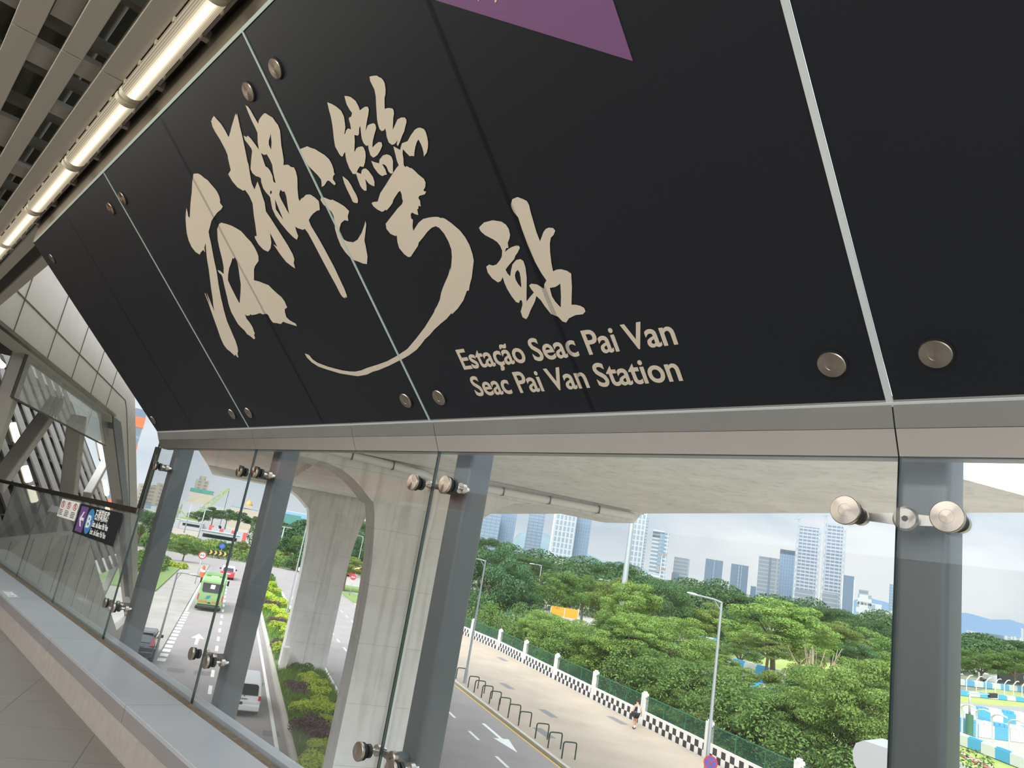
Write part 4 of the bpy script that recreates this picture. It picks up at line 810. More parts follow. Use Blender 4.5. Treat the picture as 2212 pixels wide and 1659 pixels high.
def wheels(T, xs, hw, r, parent, w=.22):
    for x in xs:
        for s in (-1, 1):
            b = MB(); c = T(x, s*(hw-w/2+.02), r); ax = (T(0, s, 0)-T(0, 0, 0)); b.lathe(c-ax*w/2, ax, [(0, r*.55), (0, r*.92), (.03, r), (w-.03, r), (w, r*.92), (w, r*.55)], 20); o = b.build('wheel', 'tyre', parent)
            b = MB(); b.lathe(c+ax*(w/2-.02), ax, [(0, r*.6), (.015, r*.58), (.02, 0)], 16); b.build('hub_cap', 'alloy', o)
def qbox(T, name, mat, parent, x0, x1, y0, y1, z0, z1, bevel=.0):
    f, s = (T(1, 0, 0)-T(0, 0, 0)), (T(0, 1, 0)-T(0, 0, 0)); b = MB()
    b.frame(T((x0+x1)/2, (y0+y1)/2, (z0+z1)/2), f, s, zz, (x1-x0)/2, (y1-y0)/2, (z1-z0)/2); return b.build(name, mat, parent, bevel=bevel)
def poly_rear(T, name, mat, parent, pts, x, th=.02):   # polygon (y,z) on the tail
    b = MB(); f = T(1, 0, 0)-T(0, 0, 0); b.prism([T(x(z) if callable(x) else x, y, z) for y, z in pts], -f*th); return b.build(name, mat, parent)
# --- bus: drives away in the left lane
t = thing('bus', 'small bright green bus seen from behind on the left road', 'bus', RP(70.9, -.55, 0)); T = local(RP(70.9, -.55, 0), 0)
body(T, [(0, .35), (0, 1.2), (.10, 2.55), (.22, 2.86), (.5, 2.95), (6.6, 2.95), (6.95, 2.7), (7.1, 1.3), (7.1, .35)], 1.10, .08, 'bus_green', t, 'body', .12, 1.4)
xr = lambda z: -.012+.10*max(0, (z-1.2))/1.35
poly_rear(T, 'rear_window', 'dark_glass', t, [(-.82, 1.75), (-.72, 1.62), (.72, 1.62), (.82, 1.75), (.86, 2.4), (-.86, 2.4)], xr)
poly_rear(T, 'window_notice', 'paper_white', t, [(-.18, 1.95), (.2, 1.95), (.2, 2.3), (-.18, 2.3)], lambda z: xr(z)-.02, .01)
qbox(T, 'roof_unit', 'bus_green_deep', t, .8, 2.6, -.75, .75, 2.94, 3.14, .06); qbox(T, 'roof_hatch', 'car_white', t, .45, .7, -.35, .35, 2.94, 3.02, .02)
qbox(T, 'bumper', 'bumper_dark', t, -.10, .2, -1.06, 1.06, .28, .46, .04); qbox(T, 'lower_grille', 'bumper_dark', t, -.02, .1, -.95, .95, .50, .60)
for s in (-1, 1):
    b = MB()
    for k in range(4): y = s*(.28+k*.19); b.frame(T(-.02, y, .82), T(0, 0, 0)-T(1, 0, 0), T(0, 1, .6*s)-T(0, 0, 0), zz, .012, .06, .07)
    b.build('chevron_strip', 'reflect_orange', t)
    for z in (.9, 1.1, 1.3): pass
    qbox(T, 'tail_lamp', 'tail_red', t, -.03, .05, s*1.02-.05, s*1.02+.05, .95, 1.45, .02)
    qbox(T, 'mirror', 'bumper_dark', t, 6.6, 6.75, s*1.25-.09, s*1.25+.09, 1.75, 2.25, .04); qbox(T, 'side_glass', 'dark_glass', t, .9, 6.7, s*1.06-.02, s*1.06+.01, 1.6, 2.4)
poly_rear(T, 'logo', 'logo_blue', t, [(-.42, 1.06), (-.10, 1.12), (.0, 1.42), (-.06, 1.36), (-.30, 1.32), (-.36, 1.22), (-.2, 1.22)], -.012, .02)
qbox(T, 'plate', 'plate_black', t, -.04, 0, -.12, .12, .70, .80)
wheels(T, (1.6, 5.6), 1.08, .42, t, .26)
# --- white van, near
K_[:] = [.95, .86]
t = thing('van', 'white compact van driving on the near left road', 'van', RP(36.3, 2.20, 0)); T = local(RP(36.3, 2.20, 0), 0)
body(T, [(0, .32), (-.05, .75), (0, 1.05), (.12, 1.45), (.28, 1.72), (.6, 1.80), (2.5, 1.78), (3.05, 1.35), (3.8, 1.1), (3.95, .8), (3.95, .32)], .80, .13, 'car_white', t, 'body', .09, 1.0)
xr = lambda z: -.02+.30*max(0, (z-1.0))
poly_rear(T, 'rear_window', 'dark_glass', t, [(-.62, 1.08), (.62, 1.08), (.58, 1.52), (.5, 1.60), (-.5, 1.60), (-.58, 1.52)], lambda z: -.03+.275*(z-1.0))
for s in (-1, 1):
    poly_rear(T, 'tail_lamp', 'tail_red', t, [(s*.66, .86), (s*.79, .86), (s*.78, 1.08), (s*.67, 1.08)] if s < 0 else [(.79, .86), (.66, .86), (.67, 1.08), (.78, 1.08)], -.05, .03)
    qbox(T, 'mirror', 'car_white', t, 2.5, 2.65, s*.92-.08, s*.92+.08, 1.02, 1.2, .03); qbox(T, 'side_glass', 'dark_glass', t, .5, 2.6, s*.735-.015, s*.735+.01, 1.12, 1.52)
    qbox(T, 'reflector', 'tail_red', t, -.07, -.03, s*.62-.06, s*.62+.06, .46, .52)
qbox(T, 'bumper', 'car_white', t, -.12, .15, -.80, .80, .34, .60, .05); qbox(T, 'plate', 'plate_black', t, -.09, -.04, -.38, -.02, .62, .74); qbox(T, 'wiper', 'bumper_dark', t, -.05, .0, -.02, .02, 1.03, 1.25); qbox(T, 'trim_bar', 'alloy', t, -.065, -.03, -.18, .18, .88, .92)
qbox(T, 'lower_bumper', 'bumper_dark', t, -.08, .1, -.74, .74, .24, .35); wheels(T, (.7, 3.15), .79, .30, t, .19)
K_[:] = [1., 1.]
# --- black car, parked at left
t = thing('car', 'black hatchback with red tail lights parked by the left pavement', 'car', RP(45.2, -3.38, .1)); T = local(RP(45.2, -3.38, .1), 0)
body(T, [(0, .3), (-.04, .8), (.05, 1.0), (.45, 1.45), (.75, 1.54), (2.2, 1.52), (2.95, 1.05), (4.0, .9), (4.2, .7), (4.2, .3)], .86, .16, 'car_black', t, 'body', .08, .95)
poly_rear(T, 'rear_window', 'dark_glass', t, [(-.6, 1.06), (.6, 1.06), (.54, 1.40), (-.54, 1.40)], lambda z: .02+.86*(z-1.0))
for s in (-1, 1):
    poly_rear(T, 'tail_lamp', 'tail_red', t, [(s*.62, .92), (s*.84, .92), (s*.76, 1.34), (s*.70, 1.34)] if s < 0 else [(.84, .92), (.62, .92), (.70, 1.34), (.76, 1.34)], lambda z: -.02+.55*max(0, z-.95), .06)
    qbox(T, 'mirror', 'car_black', t, 2.5, 2.65, s*.98-.08, s*.98+.08, .98, 1.15, .03); qbox(T, 'side_glass', 'dark_glass', t, .7, 2.5, s*.78-.015, s*.78+.01, 1.06, 1.38)
qbox(T, 'bumper', 'car_black', t, -.14, .1, -.84, .84, .32, .62, .06); qbox(T, 'chrome_bar', 'alloy', t, -.07, -.02, -.34, .34, .86, .90); qbox(T, 'plate', 'plate_black', t, -.08, -.03, -.2, .2, .68, .8); qbox(T, 'spoiler', 'car_black', t, .35, .6, -.62, .62, 1.45, 1.53, .02)
wheels(T, (.75, 3.35), .86, .33, t)
# --- red and white car ahead of the bus
t = thing('car', 'red and white car stopped ahead of the green bus', 'car', RP(106.5, .55, 0)); T = local(RP(106.5, .55, 0), 0)
body(T, [(0, .3), (-.04, .95), (.05, 1.05), (3.9, 1.05), (4.3, .9), (4.3, .3)], .92, .02, 'car_red', t, 'body', .07, .9)
body(T, [(.06, 1.05), (.25, 1.55), (.6, 1.75), (2.4, 1.72), (3.1, 1.05)], .86, .12, 'car_white', t, 'cabin', .06, 1.1)
poly_rear(T, 'rear_window', 'dark_glass', t, [(-.7, 1.12), (.7, 1.12), (.62, 1.55), (-.62, 1.55)], lambda z: -.02+.40*(z-1.05))
qbox(T, 'tail_band', 'car_white', t, -.06, 0, -.45, .45, .72, .86)
for s in (-1, 1): qbox(T, 'mirror', 'bumper_dark', t, 2.4, 2.6, s*1.05-.1, s*1.05+.1, 1.1, 1.3, .03)
wheels(T, (.8, 3.4), .9, .34, t)
# --- road furniture at the junction
def cone(base, label, s=1.0):
    t = thing('traffic_cone', label, 'traffic cone', base, 'orange cones at the junction')
    b = MB(); b.lathe(base, zz, [(.03, .26*s), (.06, .2*s), (.75*s, .05*s), (.78*s, 0)], 14); b.build('cone', 'reflect_orange', t)
    b = MB(); b.lathe(base, zz, [(.35*s, .150*s), (.5*s, .122*s)], 14); b.v = [v for v in b.v]; b.build('white_band', 'paint_white', t)
    b = MB(); b.frame(base+zz*.02, ER, EN, zz, .3*s, .3*s, .02); b.build('base', 'bumper_dark', t)
cone(RP(103.5, -2.45, .1), 'orange traffic cone left of the bus, nearer one', 1.9); cone(RP(106.8, -2.6, .1), 'orange traffic cone left of the bus, farther one', 1.7)
cone(RP(124, 5.4, .0), 'orange cone at the end of the median', 1.6)
def pole_sign(name, base, h, label, r, face, bits):
    t = thing(name, label, 'sign', base); toc = Vector((CAM.x-base.x, CAM.y-base.y, 0)).normalized(); s = zz.cross(toc)
    b = MB(); b.cyl(base, base+zz*h, .05, .05, 8); b.build('post', 'pole_grey', t); c = base+zz*h+toc*.06
    b = MB(); b.cyl(c-toc*.02, c+toc*.02, r, r, 24); b.build('disc', face, t)
    for nm, mat, fn in bits: b = MB(); fn(b, c+toc*.03, s, toc); b.build(nm, mat, t)
    return t
def ring(R0, R1): return lambda b, c, s, f: b.holed([c+(s*math.cos(a)+zz*math.sin(a))*R0 for a in [2*PI*k/24 for k in range(24)]], [[c+(s*math.cos(a)+zz*math.sin(a))*R1 for a in [2*PI*k/24 for k in range(24)]]], f*.01)
pole_sign('road_sign', RP(93.5, -2.75, .1), 3.3, 'round speed limit sign with red rim beside the lawn', .45, 'paper_white', [('rim', 'sign_red', ring(.45, .33)), ('numerals', 'ink_dark', lambda b, c, s, f: (b.bar(c-s*.2-zz*.1, c-s*.2+zz*.12, .06, .02, up=f), b.bar(c-s*.22, c-s*.02, .06, .02, up=f), b.holed([c+s*.12+(s*math.cos(a)*.1+zz*math.sin(a)*.14) for a in [2*PI*k/12 for k in range(12)]], [[c+s*.12+(s*math.cos(a)*.05+zz*math.sin(a)*.09) for a in [2*PI*k/12 for k in range(12)]]], f*.01)))])
pole_sign('road_sign', RP(107.5, 17.5, .18), 2.6, 'round red no entry sign between the two piers', .42, 'sign_red', [('bar', 'paper_white', lambda b, c, s, f: b.bar(c-s*.28, c+s*.28, .02, .12, up=zz))])
pole_sign('road_sign', RP(152, -1.4, 0), 2.3, 'round blue direction sign in the planting beyond the junction', .5, 'sign_blue_deep', [('arrow', 'paper_white', lambda b, c, s, f: b.bar(c-s*.2-zz*.15, c+s*.2+zz*.15, .02, .1, up=f))])
t = thing('chevron_board', 'yellow and black chevron board below the blue sign', 'sign', RP(151, -1.4, 0)); b = MB(); b.rbox(151, 151.06, -3.6, .8, .55, 1.35); b.build('board', 'bumper_dark', t)
b = MB()
for k in range(5): n = -3.4+k*.85; b.prism([RP(150.98, n, .6), RP(150.98, n+.35, .6), RP(150.98, n+.6, .95), RP(150.98, n+.35, 1.3), RP(150.98, n, 1.3), RP(150.98, n+.25, .95)], -ER*.01)
b.build('chevrons', 'paint_yellow', t)
b = MB(); b.rbox(151.02, 151.1, -2.5, -2.4, 0, .6); b.rbox(151.02, 151.1, -.4, -.3, 0, .6); b.build('leg', 'pole_grey', t)
for i, (px, py) in enumerate(((732, 1285), (776, 1298))):
    p = at_ground(px, py, .15); t = thing('hydrant', ('orange bollard at the left edge of the grass island', 'small red hydrant on the grass island by the near pier')[i], 'hydrant', p)
    b = MB(); b.lathe(p, zz, [(0, .22), (.1, .22), (.12, .15), (.7, .15), (.75, .2), (.8, .2), (.95, .08), (1.0, 0)], 12); b.build('barrel', ('reflect_orange', 'sign_red')[i], t)
    b = MB(); b.cyl(p+zz*.55-EN*.28, p+zz*.55+EN*.28, .07, .07, 8); b.build('outlet', ('reflect_orange', 'sign_red')[i], t)
# cars on the plaza between the piers
for (px, py, mat, lb) in ((744, 1244, 'car_red', 'dark red car parked beyond the grass island'), (779, 1240, 'paint_yellow', 'yellow vehicle parked beyond the grass island'), (668, 1240, 'car_white', 'pale car glimpsed left of the far pier')):
    p = at_ground(px, py, .02); t = thing('car', lb, 'car', p); T = local(p, 1.2)
    body(T, [(-2.1, .3), (-2.1, .9), (-1.5, 1.0), (-1.0, 1.5), (.6, 1.5), (1.3, 1.0), (2.1, .85), (2.1, .3)], .88, .14, mat, t, 'body', .08, .95)
    for s in (-1, 1): qbox(T, 'side_glass', 'dark_glass', t, -.95, .65, s*.82-.02, s*.82+.01, 1.05, 1.4)
    wheels(T, (-1.3, 1.3), .86, .32, t)
# ================================================================ PERSON walking along the checkered wall
pbr('skin', '#c99a7d', .6); pbr('hair_dark', '#3a2d26', .8); pbr('vest_navy', '#2b3350', .8); pbr('vest_stripe', '#e3e3ea', .8); pbr('shorts_black', '#1f2128', .8); pbr('shoe_black', '#26262a', .7); pbr('sock_white', '#dcdad6', .8); pbr('bag_black', '#24282c', .7)
PB = RP(41.0, 25.55, .12); T = local(PB, .12); K = .965      # walks away from the camera along the wall
t = thing('person', 'person in navy striped vest and black shorts walking by the checkered wall with a bag', 'person', PB)
V = [('pel', 0, 0, .93, .145), ('wai', 0, 0, 1.08, .135), ('che', .02, 0, 1.28, .155), ('sho', .0, 0, 1.41, .10), ('nek', .02, 0, 1.50, .058), ('hd0', .04, 0, 1.58, .075), ('hd1', .05, 0, 1.67, .095), ('hd2', .04, 0, 1.745, .07),
     ('shl', .0, -.17, 1.40, .062), ('ell', -.08, -.27, 1.14, .044), ('wrl', .0, -.32, .91, .031), ('hnl', .03, -.33, .84, .038),
     ('shr', .0, .17, 1.40, .062), ('elr', -.06, .27, 1.13, .044), ('wrr', -.02, .34, .89, .031), ('hnr', .0, .36, .81, .038),
     ('hpl', 0, -.09, .90, .10), ('knl', .08, -.09, .50, .062), ('anl', -.06, -.09, .10, .042), ('tol', .08, -.09, .04, .04),
     ('hpr', 0, .09, .90, .10), ('knr', .14, .09, .52, .062), ('anr', .20, .09, .10, .042), ('tor', .34, .09, .05, .04)]
Ei = [('pel', 'wai'), ('wai', 'che'), ('che', 'sho'), ('sho', 'nek'), ('nek', 'hd0'), ('hd0', 'hd1'), ('hd1', 'hd2'), ('sho', 'shl'), ('shl', 'ell'), ('ell', 'wrl'), ('wrl', 'hnl'), ('sho', 'shr'), ('shr', 'elr'), ('elr', 'wrr'), ('wrr', 'hnr'), ('pel', 'hpl'), ('hpl', 'knl'), ('knl', 'anl'), ('anl', 'tol'), ('pel', 'hpr'), ('hpr', 'knr'), ('knr', 'anr'), ('anr', 'tor')]
def skin(name, names, edges_, mat, parent, grow=0., sub=2):
    idx = {n: i for i, n in enumerate(names)}; D = {v[0]: v for v in V}
    me = bpy.data.meshes.new(name); me.from_pydata([T(D[n][1]*K, D[n][2]*K, D[n][3]*K)-wloc(parent) for n in names], [(idx[a], idx[c]) for a, c in edges_], [])
    o = bpy.data.objects.new(name, me); COL.objects.link(o); o.parent = parent
    m = o.modifiers.new('skin', 'SKIN'); m.use_smooth_shade = True
    for n in names: r = (D[n][4]+grow)*K; me.skin_vertices[0].data[idx[n]].radius = (r, r)
    me.skin_vertices[0].data[0].use_root = True
    s = o.modifiers.new('sub', 'SUBSURF'); s.levels = sub; s.render_levels = sub
    me.materials.append(MATS[mat]); return o
skin('body', [v[0] for v in V], Ei, 'skin', t)
skin('vest', ['wai', 'pel', 'che', 'sho'], [('pel', 'wai'), ('wai', 'che'), ('che', 'sho')], 'vest_navy', t, .022)
b = MB(); b.bar(T(-.175, .0, .98), T(-.165, .0, 1.40), .09, .02, up=T(1, 0, 0)-T(0, 0, 0)); b.bar(T(-.165, .10, .98), T(-.15, .10, 1.36), .05, .02, up=T(1, 0, 0)-T(0, 0, 0)); b.build('vest_stripe', 'vest_stripe', t)
V += [('sl', .045, -.09, .62, .085), ('sr', .09, .09, .62, .085)]
skin('shorts', ['pel', 'hpl', 'sl', 'hpr', 'sr'], [('pel', 'hpl'), ('hpl', 'sl'), ('pel', 'hpr'), ('hpr', 'sr')], 'shorts_black', t, .02)
b = MB(); b.ball(T(.02*K, 0, 1.695*K), (.095, .095, .085), 14, 10); b.build('hair', 'hair_dark', t)
for nm, x, y, dz in (('left', .02, -.09, 0), ('right', .27, .09, 0)):
    b = MB(); b.ball((0, 0, 0), 1, 12, 8); f = T(1, 0, 0)-T(0, 0, 0); s = T(0, 1, 0)-T(0, 0, 0); c = T(x*K, y*K, .055); b.v = [c+f*(v.x*.15)+s*(v.y*.055)+zz*(v.z*.055) for v in b.v]; b.build('shoe', 'shoe_black', t)
    b = MB(); b.cyl(T((x-.08)*K, y*K, .08), T((x-.075)*K, y*K, .2), .05, .055, 10); b.build('sock', 'sock_white', t)
for s in (-1, 1):
    hb = T(.03*K, s*.335*K, .80)
    for k in range(4): b = MB(); a = hb+(T(.03-.02*k, 0, 0)-T(0, 0, 0)); b.tube([a, a-zz*.04, a-zz*.07+(T(.015, -s*.015, 0)-T(0, 0, 0))], [.010, .009, .007], 6); b.build('finger', 'skin', t)
    b = MB(); a = hb+(T(.05, 0, .03)-T(0, 0, 0)); b.tube([a, a+(T(.03, -s*.01, -.03)-T(0, 0, 0))], [.011, .008], 6); b.build('thumb', 'skin', t)
g = thing('shoulder_bag', 'black bag hanging at the left hip of the walking person', 'bag', T(-.12, -.28, .72)); b = MB(); b.frame(T(-.12, -.28, .86), T(1, 0, 0)-T(0, 0, 0), T(0, 1, 0)-T(0, 0, 0), zz, .16, .09, .14); b.build('pouch', 'bag_black', g, bevel=.04)
b = MB(); b.tube([T(-.05, -.28, 1.0), T(-.16, -.05, 1.25), T(-.10, .12, 1.42), T(.0, .14, 1.47)], .014, 6); b.build('strap', 'bag_black', g)
# ================================================================ PLANTS
def leaf_mat(name, c1, c2, c3=None):
    m, nt, N, L = new_mat(name); out = N.new('ShaderNodeOutputMaterial')
    geo = N.new('ShaderNodeNewGeometry'); oi = N.new('ShaderNodeObjectInfo')
    r = N.new('ShaderNodeValToRGB'); r.color_ramp.elements[0].color = lin(c1); r.color_ramp.elements[1].color = lin(c2)
    if c3: e = r.color_ramp.elements.new(.93); e.color = lin(c2); r.color_ramp.elements[2].color = lin(c3)
    L.new(geo.outputs['Random Per Island'], r.inputs[0])
    hs = N.new('ShaderNodeHueSaturation'); L.new(r.outputs[0], hs.inputs['Color'])
    v = N.new('ShaderNodeMapRange'); v.inputs[3].default_value = .70; v.inputs[4].default_value = .98; L.new(oi.outputs['Random'], v.inputs[0]); L.new(v.outputs[0], hs.inputs['Value'])
    d = N.new('ShaderNodeBsdfDiffuse'); tr = N.new('ShaderNodeBsdfTranslucent'); L.new(hs.outputs[0], d.inputs[0]); L.new(hs.outputs[0], tr.inputs[0])
    mx = N.new('ShaderNodeMixShader'); mx.inputs[0].default_value = .25; L.new(d.outputs[0], mx.inputs[1]); L.new(tr.outputs[0], mx.inputs[2]); L.new(mx.outputs[0], out.inputs[0])
leaf_mat('leaf_bright', '#688a46', '#97b05e', '#b8c26c'); leaf_mat('leaf_mid', '#587a44', '#7f9a55', '#a0ad60'); leaf_mat('leaf_dark', '#4a6542', '#688559'); leaf_mat('leaf_blue', '#46694a', '#66875b', '#7f9a66')
leaf_mat('leaf_olive', '#6c8046', '#91a25a', '#aab066'); leaf_mat('leaf_lime', '#b4cc48', '#dde867'); leaf_mat('leaf_purple', '#6a5355', '#927577'); leaf_mat('grass_blade', '#6f9443', '#93b35a')
pbr('bark', '#6d6052', .9, noise=.2, nscale=6); pbr('bark_pale', '#a5967c', .9, noise=.15, nscale=6)
def leaf_mesh(name, blobs, n, size, mats, seed, up=.35, shell=.35, droop=0.):
    """n diamond leaves scattered on the shells of blobs [(centre, (rx, ry, rz))]"""
    R = np.random.default_rng(seed); C = np.array([b[0] for b in blobs]); S = np.array([b[1] for b in blobs])
    w = S[:, 0]*S[:, 1]+S[:, 0]*S[:, 2]; w = w/w.sum(); k = R.choice(len(blobs), n, p=w)
    d = R.normal(size=(n, 3)); d[:, 2] += up; d /= np.linalg.norm(d, axis=1)[:, None]
    p = C[k]+d*S[k]*(1-shell*R.random(n)**1.6)[:, None]
    nr = d+R.normal(size=(n, 3))*.55; nr[:, 2] += .35; nr /= np.linalg.norm(nr, axis=1)[:, None]
    a = np.cross(nr, R.normal(size=(n, 3))); a /= np.linalg.norm(a, axis=1)[:, None]; a[:, 2] -= droop; b_ = np.cross(nr, a)
    s = size*(.6+.8*R.random(n))[:, None]
    V_ = np.stack([p-a*s*.9, p-b_*s*.42+a*s*.1, p+a*s*.9, p+b_*s*.42+a*s*.1], 1).reshape(-1, 3)
    me = bpy.data.meshes.new(name); me.vertices.add(4*n); me.loops.add(4*n); me.polygons.add(n)
    me.vertices.foreach_set('co', V_.astype(np.float32).ravel()); me.loops.foreach_set('vertex_index', np.arange(4*n, dtype=np.int32))
    me.polygons.foreach_set('loop_start', np.arange(0, 4*n, 4, dtype=np.int32)); me.polygons.foreach_set('loop_total', np.full(n, 4, dtype=np.int32)); me.update(); me.validate()
    for m in mats: me.materials.append(MATS[m])
    return me
def crown_blobs(seed, n=40, flat=.75, low=-.55, r0=.15, r1=.25, fl=.5):
    """foliage sprays: many small flat clumps spread over an ellipsoid, a few inside"""
    R = np.random.default_rng(seed); out = []
    for i in range(n):
        a = R.random()*2*PI; u = low+(1-low)*R.random(); q = .70+.24*R.random() if i % 5 else .35+.3*R.random(); rr = math.sqrt(max(0.04, 1-u*u))*q*(.85+.3*R.random()); r = r0+(r1-r0)*R.random()
        out.append(((rr*math.cos(a), rr*math.sin(a), u*flat*q), (r*1.15, r*1.15, r*fl)))
    return out
# unit crowns: (style) -> list of meshes
CROWN = {}
def crowns(style, mat, nl, size, k=2, **kw):
    up = kw.pop('up', .35); CROWN[style] = [leaf_mesh('crown_'+style, crown_blobs(hash_(style)+i, **kw), nl, size, [mat], hash_(style)+50+i, up=up) for i in range(k)]
def hash_(s): return sum(ord(c)*(i+3) for i, c in enumerate(s)) % 9973
crowns('bright_near', 'leaf_bright', 42000, .0195, 3, n=70, up=.55); crowns('mid_near', 'leaf_mid', 42000, .0195, 2, n=70, up=.55)
crowns('bright', 'leaf_bright', 24000, .026, 2, n=56, up=.5); crowns('mid', 'leaf_mid', 22000, .026, 2, n=56, up=.5); crowns('dark', 'leaf_dark', 20000, .026, 2, n=48, up=.4, r0=.18, r1=.28, fl=.65); crowns('blue', 'leaf_blue', 22000, .026, 2, n=52, up=.3, fl=.7); crowns('olive', 'leaf_olive', 22000, .026, 2, n=52, up=.5); crowns('umbrella', 'leaf_dark', 16000, .026, 1, n=44, flat=.35, up=.5, low=-.2)
crowns('far', 'leaf_dark', 6000, .05, 2, n=24, r0=.22, r1=.34, fl=.7); crowns('far_mid', 'leaf_mid', 6000, .05, 2, n=24, r0=.22, r1=.34, fl=.7)
tr_rng = random.Random(11)
def tree(px, py, rpx, dist, style, label, sq=.85, trunk='bark', wide=1.0, group='trees beyond the road'):
    c = at_dist(px, py, dist)
    if px > 1000:                                   # trunks stand on the far side of the boundary wall
        need = 29.2+.035*rpx
        if en_of(c)[1] < need: dist *= need/en_of(c)[1]; c = at_dist(px, py, dist)
    slant = (c-CAM).length; r = rpx*slant/FPX
    base = Vector((c.x, c.y, 0)); h = max(c.z, r*.35); r *= 1.08
    t = thing('tree', label, 'tree', base, group)
    me = CROWN[style][tr_rng.randrange(len(CROWN[style]))]
    o = bpy.data.objects.new('crown', me); COL.objects.link(o); o.parent = t; o.location = (0, 0, h); o.scale = (r*wide, r*wide, r*sq*1.15); o.rotation_euler = (0, 0, tr_rng.random()*6.28)
    b = MB(); tw = max(.12, r*.05); lean = Vector((tr_rng.uniform(-.1, .1)*r, tr_rng.uniform(-.1, .1)*r, 0))
    top = base+zz*(h+r*sq*.25)+lean; fork = base+zz*(h-r*sq*.55 if h-r*sq*.55 > .4 else h*.5)
    b.tube([base-zz*.1, (base+fork)/2+lean*.3, fork, top], [tw*1.3, tw, tw*.85, tw*.3], 8)
    for k in range(5):
        a = k*1.257+tr_rng.random(); q = fork+Vector((math.cos(a)*r*.6*wide, math.sin(a)*r*.6*wide, r*sq*(.45+.3*tr_rng.random()))); b.tube([fork, (fork+q)/2+zz*r*.04, q], [tw*.6, tw*.4, tw*.15], 6)
    b.build('trunk', trunk, t)
    return t
TREES = [  # px, py, radius px, distance, style, label
 (1072,1265,78,88,'blue','big dark bluish tree beside the left street lamp, at the grey steel column',1.15),
 (1050,1195,42,112,'dark','dark round treetop against the blue towers, directly right of the steel column',.9),
 (1135,1215,50,125,'umbrella','flat umbrella-shaped dark tree in front of the towers',.7),
 (1172,1240,38,135,'dark','dark tree just right of the umbrella-shaped tree',.8),
 (1205,1285,52,95,'mid','loose mid-green tree above the orange banner, left of the small lamp',1.0),
 (1262,1280,50,110,'mid','mid-green tree behind the right end of the orange banner',.9),
 (1180,1366,56,68,'bright_near','bright leafy tree below the left end of the orange banner',.8),
 (1232,1408,84,56,'bright_near','broad bright tree behind the checkered wall, below the orange banner',.8),
 (1330,1420,92,52,'bright_near','large bright tree behind the wall, left of the walking person',.85),
 (1285,1255,52,190,'dark','dark treetops below the long white building, left part',.7),
 (1340,1250,50,200,'dark','dark treetops below the long white building, right part',.7),
 (1365,1325,68,76,'bright','tall bright tree in front of the pale mast',.95),
 (1440,1310,62,120,'dark','large dark tree right of the pale mast',.95),
 (1415,1278,45,180,'dark','dark treetop under the floodlight mast',.7),
 (1500,1300,55,190,'dark','dark treetops below the raised white road, left part',.6),
 (1575,1315,60,190,'dark','dark treetops below the raised white road, middle part',.6),
 (1640,1325,48,195,'dark','dark treetops below the raised white road, right part',.6),
 (1505,1345,58,125,'olive','olive tree behind the right street lamp',.8),
 (1560,1360,50,130,'blue','bluish tree right of the right street lamp',.8),
 (1450,1400,86,64,'bright_near','bright spreading tree left of the right street lamp',.8),
 (1425,1470,74,52,'mid_near','green tree just behind the wall, above the walking person',.9),
 (1672,1360,98,86,'bright','large yellow-green tree with a rounded crown in the middle of the right view',.62),
 (1660,1400,60,82,'olive','olive undergrowth of branches below the large yellow-green tree',.5),
 (1795,1345,58,165,'dark','dark spreading tree below the tower with the curved roof',.55),
 (1870,1365,52,185,'dark','dark treetops at the foot of the stepped white building',.5),
 (1800,1385,55,120,'olive','olive tree right of the large yellow-green tree',.75),
 (1880,1405,60,125,'mid','rounded green tree beside the right steel column',.8),
 (1845,1420,40,118,'blue','bluish tree between olive and rounded green trees near the column',.8),
 (1850,1540,108,40,'bright_near','large near bright tree beside the right steel column',.95),
 (1905,1480,60,46,'bright_near','bright near tree partly hidden by the right steel column',.9),
 (1770,1600,95,38,'mid_near','near green tree at the bottom, left of the white canopy nose',.95),
 (1690,1560,82,44,'mid_near','green tree in front of the kart track, right of the right street lamp',.85),
 (1480,1530,72,48,'bright_near','bright tree immediately left of the right street lamp pole',.9),
 (1585,1590,78,41,'olive','olive-green tree right of the lamp pole, above the no stopping sign',.85),
 (1600,1480,50,58,'bright','small bright tree right of the lamp pole, before the blue barrier',.7),
 (1560,1440,34,70,'bright','small light tree behind the lamp pole at mid height',.7),
 (1520,1600,60,44,'mid_near','green tree low down behind the lamp pole',.9),
 (2140,1402,42,260,'dark','dark treetops on the right beyond the kart track, left part',.6),
 (2195,1412,42,260,'dark','dark treetops on the right beyond the kart track, right part',.6),
 (2120,1432,38,200,'mid','rounded green tree right of the column beyond the track',.8),
 (2192,1440,36,200,'mid','rounded green tree at the right edge behind the truck',.8),
 (735,1185,46,160,'blue','dark tree between the two viaduct piers',.9),
 (775,1160,40,190,'dark','dark treetop between the two viaduct piers, right one',.9),
 (752,1225,40,118,'olive','yellow-green layered tree between the two viaduct piers',.6),
]
